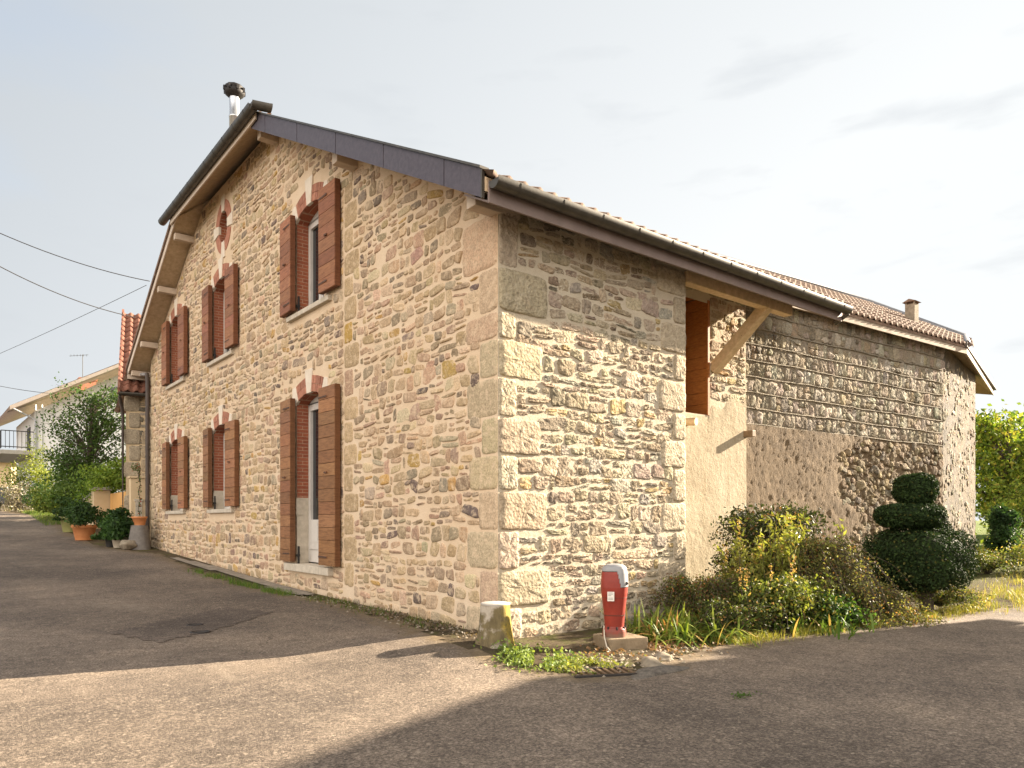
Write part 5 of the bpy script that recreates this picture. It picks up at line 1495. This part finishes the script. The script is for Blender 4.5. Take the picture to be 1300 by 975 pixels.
acc.prism([(-.6, NY - .4, 5.14), (3.5, NY - .4, 5.14), (3.5, NY + 3.6, 8.5), (-.6, NY + 3.6, 8.5)], (0, 0, -.07))
acc.prism([(-.6, NY + 3.6, 8.5), (3.5, NY + 3.6, 8.5), (3.5, 26, 5.0), (-.6, 26, 5.0)], (0, 0, -.07))
nr_ = part(acc, 'roof', M['tile_red'], nb, fix=False)
acc = Acc(); acc.prism([(-.66, NY - .44, 5.08), (-.66, NY + 3.6, 8.47), (-.66, NY + 3.6, 8.66), (-.66, NY - .44, 5.30)], (.07, 0, 0)); part(acc, 'verge_tile', M['tile_red'], nr_)
acc = Acc(); gutter(acc, (-.64, NY - .50, 5.14), (3.4, NY - .50, 5.14), (0, -1, 0), .07); part(acc, 'gutter', M['zinc'], nr_, fix=False)
acc = Acc(); acc.tube([(-.60, NY - .48, 5.05), (-.55, NY - .12, 4.75), (-.53, NY - .08, 4.5), (-.53, NY - .08, .6)], .045, 8); part(acc, 'downpipe', M['pipe_brown'], nb)

nb.rotation_euler = (0, 0, math.radians(-12))
gw = thing('garden_wall', 'low beige rendered wall with a niche beside the brown downpipe', 'wall', (-.2, 17.5, .55))
acc = Acc()
acc.box((-.42, 17.36, .3), (.2, 17.60, 2.62)); acc.box((-.46, 17.32, 2.62), (.2, 17.64, 2.68))
part(acc, 'wall', M['beige_wall'], gw, .01)
acc = Acc(); acc.box((-.30, 17.335, 1.45), (-.12, 17.37, 1.95)); acc.box((-.33, 17.32, 1.93), (-.09, 17.37, 2.0)); acc.box((-.33, 17.33, 1.40), (-.09, 17.37, 1.45)); part(acc, 'niche', M['sill'], gw)
gp = thing('gate_pier', 'square orange gate pier with flat top behind the potted plants', 'gate pier', (-.25, 22.6, 1.0))
acc = Acc(); acc.box((-.62, 22.4, .8), (-.10, 22.9, 2.42)); part(acc, 'shaft', M['beige_wall'], gp, .01)
acc = Acc(); acc.box((-.68, 22.34, 2.42), (-.04, 22.96, 2.52)); part(acc, 'coping', M['concrete'], gp, .01)
pg = thing('plank_gate', 'orange plank gate between the pier and the beige wall', 'gate', (0, 21.0, .9))
acc = Acc()
for k in range(7): acc.box((-.12 + .002 * (k % 2), 19.2 + k * .45, .85), (-.07 + .002 * (k % 2), 19.2 + k * .45 + .44, 2.30))
part(acc, 'planks', M['orange_wall'], pg)
lw = thing('low_wall', 'low beige wall with sloping coping running down the garden', 'wall', (-.6, 25, 1.2))
acc = Acc(); acc.prism([(-.62, 22.95, .8), (-.62, 27.5, 1.1), (-.62, 27.5, 1.75), (-.62, 22.95, 2.25)], (.22, 0, 0)); part(acc, 'wall', M['beige_wall'], lw)
acc = Acc(); acc.prism([(-.66, 22.95, 2.25), (-.66, 27.5, 1.75), (-.66, 27.5, 1.83), (-.66, 22.95, 2.33)], (.30, 0, 0)); part(acc, 'coping', M['concrete'], lw)

# white house at the end of the street
RT = np.array((.783, -.622)); FW = np.array((.622, .783)); CAM2 = np.array((-5.0, -6.55))
def wp(u, dep): q = CAM2 + FW * dep + RT * ((u - 650) / 925 * dep); return q
DH = 46.0
def hz(v, dep=DH): return 1.38 + (660 - v) / 925 * dep
q0, q1 = wp(44, DH), wp(215, DH)
wh = thing('white_house', 'white rendered house with low gabled roof and balcony at the street end', 'house', (*wp(100, DH), 2.0))
wd = (q1 - q0) / np.linalg.norm(q1 - q0); wn_ = np.array((wd[1], -wd[0]))     # towards the camera
def w3(q, z): return (q[0], q[1], z)
dv = FW * 8 - RT * 6.6
acc = Acc()
acc.add([w3(q0, 1.5), w3(q1, 1.5), w3(q1, hz(466)), w3(wp(148, DH), hz(477)), w3(q0, hz(522))], [(0, 1, 2, 3, 4)])
acc.add([w3(q0, 1.5), w3(q0 + dv, 1.5), w3(q0 + dv, hz(522)), w3(q0, hz(522))], [(0, 1, 2, 3)])
for u0 in (44, 52): 
    qa, qb = wp(u0, DH - .12), wp(u0 + 1.2, DH - .12); acc.prism([w3(qa, 1.6), w3(qb, 1.6), w3(qb, hz(514)), w3(qa, hz(516))], (FW[0] * .1, FW[1] * .1, 0))
part(acc, 'wall', M['white_wall'], wh, fix=False)
acc = Acc()
ra, rb = wp(13, DH - 1.2), wp(190, DH - 1.2)
acc.prism([w3(ra, hz(519, DH - 1.2)), w3(rb, hz(450, DH - 1.2)), w3(rb + dv * 1.3, hz(450, DH - 1.2)), w3(ra + dv * 1.3, hz(519, DH - 1.2))], (0, 0, .22))
wr = part(acc, 'roof', M['tile_old'], wh)
acc = Acc()
acc.prism([w3(ra - FW * .04, hz(520, DH - 1.2)), w3(rb - FW * .04, hz(451, DH - 1.2)), w3(rb - FW * .04, hz(447, DH - 1.2)), w3(ra - FW * .04, hz(515, DH - 1.2))], (FW[0] * .035, FW[1] * .035, 0)); part(acc, 'barge_board', M['cream_board'], wr)
acc = Acc(); qa = wp(111, DH + 2); acc.box((qa[0] - .45, qa[1] - .4, hz(492)), (qa[0] + .45, qa[1] + .4, hz(474))); acc.box((qa[0] - .55, qa[1] - .5, hz(476)), (qa[0] + .55, qa[1] + .5, hz(473.5))); part(acc, 'chimney', M['brick_arch'], wr)
acc = Acc()
du = dv / np.linalg.norm(dv); no_ = -np.array((-du[1], du[0])) if np.dot((-du[1], du[0]), FW) > 0 else np.array((-du[1], du[0]))
bo = q0 + du * .3 + no_ * 1.75; be = q0 + du * 9 + no_ * 1.75
acc.prism([w3(bo, hz(577)), w3(q0 + du * .3, hz(577)), w3(q0 + du * 9, hz(577)), w3(be, hz(577))], (0, 0, .24)); bl = part(acc, 'balcony', M['concrete'], wh)
acc = Acc()
pa_, pb_, pc_ = bo - no_ * .04 + du * .04, q0 + du * .34, be - no_ * .04
for s0_, s1_, n in ((pa_, pb_, 9), (pa_, pc_, 22)):
    for z in (hz(548), hz(568)): acc.tube([w3(s0_, z), w3(s1_, z)], .03, 5)
    for t in np.linspace(0, 1, n): q = s0_ + (s1_ - s0_) * t; acc.tube([w3(q, hz(570)), w3(q, hz(548))], .015, 4)
part(acc, 'railing', M['black_iron'], bl)
acc = Acc()
qa, qb = q0 + du * 2.0 + no_ * .04, q0 + du * 3.6 + no_ * .04; acc.prism([w3(qa, hz(574)), w3(qb, hz(574)), w3(qb, hz(538)), w3(qa, hz(538))], (-no_[0] * .1, -no_[1] * .1, 0))
part(acc, 'balcony_door', M['black_iron'], wh)
acc = Acc(); qa = wp(44.5, DH - .2); acc.tube([w3(wp(15, DH - 1.1), hz(521)), w3(wp(40, DH - .3), hz(531)), w3(qa, hz(534)), w3(qa, 1.8)], .06, 6); part(acc, 'downpipe', M['bright_zinc'], wh)
acc = Acc(); qa, qb = wp(140, DH - .05), wp(149, DH - .05); acc.prism([w3(qa, hz(510)), w3(qb, hz(510)), w3(qb, hz(491)), w3(qa, hz(491))], (FW[0] * .04, FW[1] * .04, 0)); part(acc, 'window', M['glass'], wh)

oh = thing('ochre_house', 'ochre house front glimpsed below the balcony at the far left', 'house', (*wp(4, 70), 2.2))
acc = Acc(); qa, qb = wp(-30, 70), wp(14, 70)
acc.prism([w3(qa, 1.8), w3(qb, 1.8), w3(qb, 6.9), w3(qa, 6.9)], (FW[0] * 5, FW[1] * 5, 0)); part(acc, 'wall', M['beige_wall'], oh)
acc = Acc(); qa, qb = wp(-34, 69), wp(18, 69); acc.prism([w3(qa, 6.9), w3(qb, 6.9), w3((qa + qb) / 2, 7.3)], (FW[0] * 7, FW[1] * 7, 0)); part(acc, 'roof', M['tile_red'], oh)

# parked car at the street end
qc = wp(3, 52)
car = thing('parked_car', 'dark parked car half hidden at the far left street end', 'car', (qc[0], qc[1], gt(*qc)))
cz0 = gt(*qc)
def carpt(x, y, z): q = qc + RT * x + FW * y; return (q[0], q[1], cz0 + z)
acc = Acc()
sidep = [(-.85, .25), (.85, .25), (.87, .7), (.80, .95), (.62, 1.42), (-.62, 1.42), (-.80, .95), (-.87, .7)]
acc.prism([carpt(x, -.0, z) for x, z in sidep], (FW[0] * 3.9, FW[1] * 3.9, 0)); cb = part(acc, 'body', simple('dark_car_paint', (.02, .022, .028), (.03, .032, .04), 3, .25, 30, 0, spec=.6), car, .06)
acc = Acc(); acc.prism([carpt(-.62, -.02, .98), carpt(.62, -.02, .98), carpt(.54, -.02, 1.34), carpt(-.54, -.02, 1.34)], (FW[0] * .02, FW[1] * .02, 0)); part(acc, 'rear_window', M['glass'], car)
for s in (-1, 1):
    acc = Acc(); acc.prism([carpt(s * .82, -.02, .68), carpt(s * .6, -.02, .68), carpt(s * .6, -.02, .84), carpt(s * .82, -.02, .84)], (FW[0] * .02, FW[1] * .02, 0)); part(acc, 'tail_light', M['red_paint'], car)
    for y in (.7, 3.1):
        acc = Acc(); acc.tube([carpt(s * .70, y, .31), carpt(s * .88, y, .31)], .31, 14); part(acc, 'wheel', M['black_iron'], car)

# tree and planting of the garden
tree('young_tree', 'young open crowned tree standing before the white house', (-.35, 25.5, 1.25), 6.5, (-.25, 25.2, 4.2), (1.75, 1.7, 2.9), 110, 9000, .11, (.03, .07, .015), (.09, .15, .035), .09, 61, None, alt=(.12, .18, .05), pa=.1, clump=.12)
def bush_ball(name, label, c, r, n, s, c0, c1, alt=None, pa=0, seed=0, cat='bush'):
    global rng
    keep = rng; rng = np.random.default_rng(seed)
    acc = Acc(); c = np.array(c); d = unit(rng.normal(0, 1, (n, 3))); k = rng.integers(0, 14, n)
    off = rng.normal(0, .42, (14, 3)); P_ = off[k] + d * rng.uniform(.25, .62, n)[:, None]
    P_ = c + P_ * np.array(r); P_[:, 2] = np.maximum(P_[:, 2], c[2] - r[2] * .9)
    cl_ = rng.uniform(.7, 1.3, 14)
    leaves(acc, P_, s, colmix(n, c0, c1, .25, alt, pa) * cl_[k][:, None], unit(P_ - c), .6, 0, 1.6)
    o = acc.build(name, M['leaf'], None, fix=False); rng = keep
    return tag(o, label, cat)
BU = [(24, 615, 36, .9, 1.3, (.06, .10, .016), (.20, .22, .04), 'yellow green bush under the balcony of the white house'),
      (58, 602, 36, .7, .9, (.12, .16, .025), (.28, .30, .05), 'bright yellow grassy bush below the white wall'),
      (30, 634, 33, .75, .5, (.14, .12, .09), (.30, .26, .20), 'pale flowering bush at the bend of the road'),
      (52, 630, 31, .8, .55, (.025, .06, .015), (.07, .12, .03), 'dark green low bush along the garden edge'),
      (72, 640, 29, .7, .35, (.08, .13, .02), (.22, .25, .05), 'lime green low bush near the green pot'),
      (92, 612, 29, .95, .9, (.04, .09, .02), (.12, .20, .04), 'green bush in front of the young tree'),
      (125, 612, 26, .9, .75, (.06, .13, .02), (.20, .30, .05), 'bright broad leaved bush above the gate pier'),
      (148, 606, 25, .55, .45, (.10, .18, .02), (.26, .34, .06), 'light green shrub hanging over the orange gate'),
      (85, 630, 27, .6, .6, (.05, .10, .02), (.14, .2, .04), 'leafy green bush between the low bush and the pots')]
for i, (u, v, dp, rx, rz, c0, c1, lb) in enumerate(BU):
    q = wp(u, dp); bush_ball('garden_bush', lb, (q[0], q[1], 1.38 + (660 - v) / 925 * dp), (rx * 1.1, rx * 1.1, rz * 1.15), 2600, .10, c0, c1, (.5, .48, .42) if 'flowering' in lb else None, .25, 70 + i)
lab(grass_area('grass_verge', lambda n: np.column_stack([rng.uniform(-1.9, -.6, n), rng.uniform(24, 36, n)]), 5000, .14, .012, (.06, .12, .02), (.16, .22, .04), (.3, .3, .08), .1), 'green grass verge along the far left road edge')

def pot(name, label, c, r, h, mat, plant_r, plant_h, c0, c1, seed, plant_label, leaf_s=.09, n=2200):
    a = Acc(); a.lathe([(r * .72, 0), (r * .95, h * .78), (r * 1.04, h * .80), (r * 1.08, h), (r * .98, h), (r * .94, h * .88), (.02, h * .86)], c, 24)
    tag(a.build(name, mat, None, fix=True), label, 'flower pot')
    if plant_r:
        bush_ball('potted_plant', plant_label, (c[0], c[1], c[2] + h + plant_h * .55), (plant_r, plant_r, plant_h), n, leaf_s, c0, c1, None, 0, seed, 'plant')
M['terracotta'] = simple('terracotta', (.46, .17, .06), (.58, .25, .10), 6, .8, 40, .002)
M['green_glaze'] = simple('green_pot_glaze', (.20, .20, .07), (.28, .27, .11), 6, .4, 40, .001)
M['dark_pot'] = simple('dark_plastic_pot', (.03, .028, .025), (.05, .045, .04), 6, .6, 40, .001)
M['beige_pot'] = simple('beige_pot_clay', (.34, .28, .21), (.42, .36, .28), 6, .85, 40, .002)
DG, DGb = (.02, .05, .014), (.06, .11, .03)
q = wp(90, 24.0); pot('flower_pot', 'green glazed pot behind the terracotta pot', (q[0], q[1], gt(*q)), .32, .52, M['green_glaze'], .45, .30, DG, DGb, 81, 'dark leafy plant growing in the green glazed pot')
q = wp(107, 22.0); pot('flower_pot', 'orange terracotta pot standing at the road edge', (q[0], q[1], gt(*q)), .33, .46, M['terracotta'], .60, .42, DG, DGb, 82, 'dense dark green plant in the orange terracotta pot')
q = wp(141, 20.6); pot('flower_pot', 'small black pot under the big dark leaves', (q[0], q[1], gt(*q)), .17, .38, M['dark_pot'], .42, .36, DG, (.07, .14, .03), 83, 'broad leaved dark plant in the black pot', .13)
q = wp(153, 20.4); pot('flower_pot', 'beige clay pot beside the grey block', (q[0], q[1], gt(*q)), .24, .38, M['beige_pot'], .48, .36, DG, (.06, .12, .03), 84, 'dark leafy plant in the beige clay pot', .12)
q = wp(177, 20.2); zq = gt(*q)
a = Acc()
for z0_, r0_ in (): pass
V = []; n = 20
for z, r in ((-.05, .30), (.2, .27), (.45, .23), (.66, .20)):
    for j in range(n): t = 2 * math.pi * j / n; V.append((q[0] + r * (1 + .08 * math.sin(4 * t + z * 3)) * math.cos(t), q[1] + r * (1 + .08 * math.sin(4 * t + z * 3)) * math.sin(t), zq + z))
a.add(V, [(i * n + j, i * n + (j + 1) % n, (i + 1) * n + (j + 1) % n, (i + 1) * n + j) for i in range(3) for j in range(n)], (1, 1, 1), 0, True); a.add(V[-n:], [tuple(range(n))])
tag(a.build('stone_bollard', simple('dark_stone', (.13, .12, .11), (.22, .20, .18), 9, .95, 40, .012), None, fix=True), 'rough grey stone post carrying a small terracotta pot', 'stone post')
pot('flower_pot', 'small terracotta pot on top of the grey stone post', (q[0], q[1], zq + .66), .19, .24, M['terracotta'], 0, 0, DG, DGb, 85, '')
pl = thing('twining_plant', 'thin twining plant on a stake in the small terracotta pot', 'plant', (q[0], q[1], zq + .86))
a = Acc(); zz2 = np.linspace(zq + .86, zq + 2.35, 30); a.tube(np.column_stack([q[0] + .02 * np.sin(zz2 * 14), q[1] + .02 * np.cos(zz2 * 14), zz2]), .010, 5); part(a, 'stem', M['bark'], pl, fix=False)
a = Acc(); P_ = np.column_stack([q[0] + rng.normal(0, .03, 150), q[1] + rng.normal(0, .03, 150), rng.uniform(zq + .9, zq + 2.3, 150)])
P_ = np.vstack([P_, np.array((q[0] - .1, q[1], zq + 2.25)) + rng.normal(0, .07, (90, 3))]); leaves(a, P_, .06, colmix(240, (.05, .09, .02), (.12, .16, .04), .2, (.3, .08, .05), .1)); part(a, 'leaves', M['leaf'], pl, fix=False)
q = wp(164, 20.0); rough_rock('pale_rock', (q[0], q[1], gt(*q) + .12), (.32, .2, .16), 'pale rounded rock lying before the beige pot', 9)

# ------------------------------------------------------------------ overhead cables
def cable(p0, p1, sag, r, label):
    t = np.linspace(0, 1, 24)[:, None]; P_ = np.array(p0) * (1 - t) + np.array(p1) * t; P_[:, 2] -= (4 * sag * t * (1 - t))[:, 0]
    a = Acc(); a.tube(P_, r, 5); tag(a.build('overhead_cable', M['black_iron'], None, fix=False), label, 'cable', None)
def wpt(u, v, dep): q = wp(u, dep); return (q[0], q[1], 1.38 + (660 - v) / 925 * dep)
cable(wpt(-160, 214, 17), wpt(190, 357, 21), .35, .012, 'upper black overhead cable reaching the left roof edge')
cable(wpt(-160, 238, 17), wpt(172, 403, 22.5), .45, .013, 'lower black overhead cable ending below the left roof edge')
cable(wpt(-120, 497, 38), wpt(186, 362, 22), .15, .008, 'thin slanting overhead wire rising from left to the roof')
cable(wpt(-100, 463, 40), wpt(70, 500, 44), .25, .015, 'faint overhead wire above the white house roof')
a = Acc(); an = thing('roof_aerial', 'thin television aerial above the white house chimney', 'aerial', wpt(104, 480, 48))
a.tube([wpt(105, 485, 48), wpt(105, 450, 48)], .02, 5); part(a, 'mast', M['zinc'], an)
a = Acc(); a.tube([wpt(88, 452, 48), wpt(112, 450.5, 48)], .012, 4)
for u in range(90, 112, 4): a.tube([wpt(u, 450, 47.6), wpt(u, 452.5, 48.4)], .010, 4)
part(a, 'antenna', M['zinc'], an)

# ------------------------------------------------------------------ house across the road (its shadow lies on the asphalt)
ox = thing('neighbour_house', 'plain rendered house with shallow tiled roof across the road on the right', 'house', (11, -8, 0))
c0_ = np.array((15.95, -5.45)); dd = np.array((-2.51, -.86)); dd /= np.linalg.norm(dd); nn_ = np.array((-dd[1], dd[0]))
if nn_[1] > 0: nn_ = -nn_
A_, B_, C_, D_ = c0_, c0_ + dd * 10.5, c0_ + dd * 10.5 + nn_ * 7, c0_ + nn_ * 7
acc = Acc(); acc.prism([(*A_, -.3), (*B_, -.3), (*C_, -.3), (*D_, -.3)], (0, 0, 7.42)); part(acc, 'wall', M['plain_wall'], ox)
acc = Acc(); acc.box((15.6, -5.5, 4.3), (16.6, -5.02, 6.05)); part(acc, 'shade_box', M['plain_wall'], ox)  # unseen box added to push the road shadow's edge towards the grass
mA, mB = (A_ + D_) / 2, (B_ + C_) / 2
acc = Acc(); acc.prism([(*(A_), 7.13), (*(D_), 7.13), (*mA, 8.0)], tuple((B_ - A_)) + (0,)); part(acc, 'roof', M['tile_old'], ox)
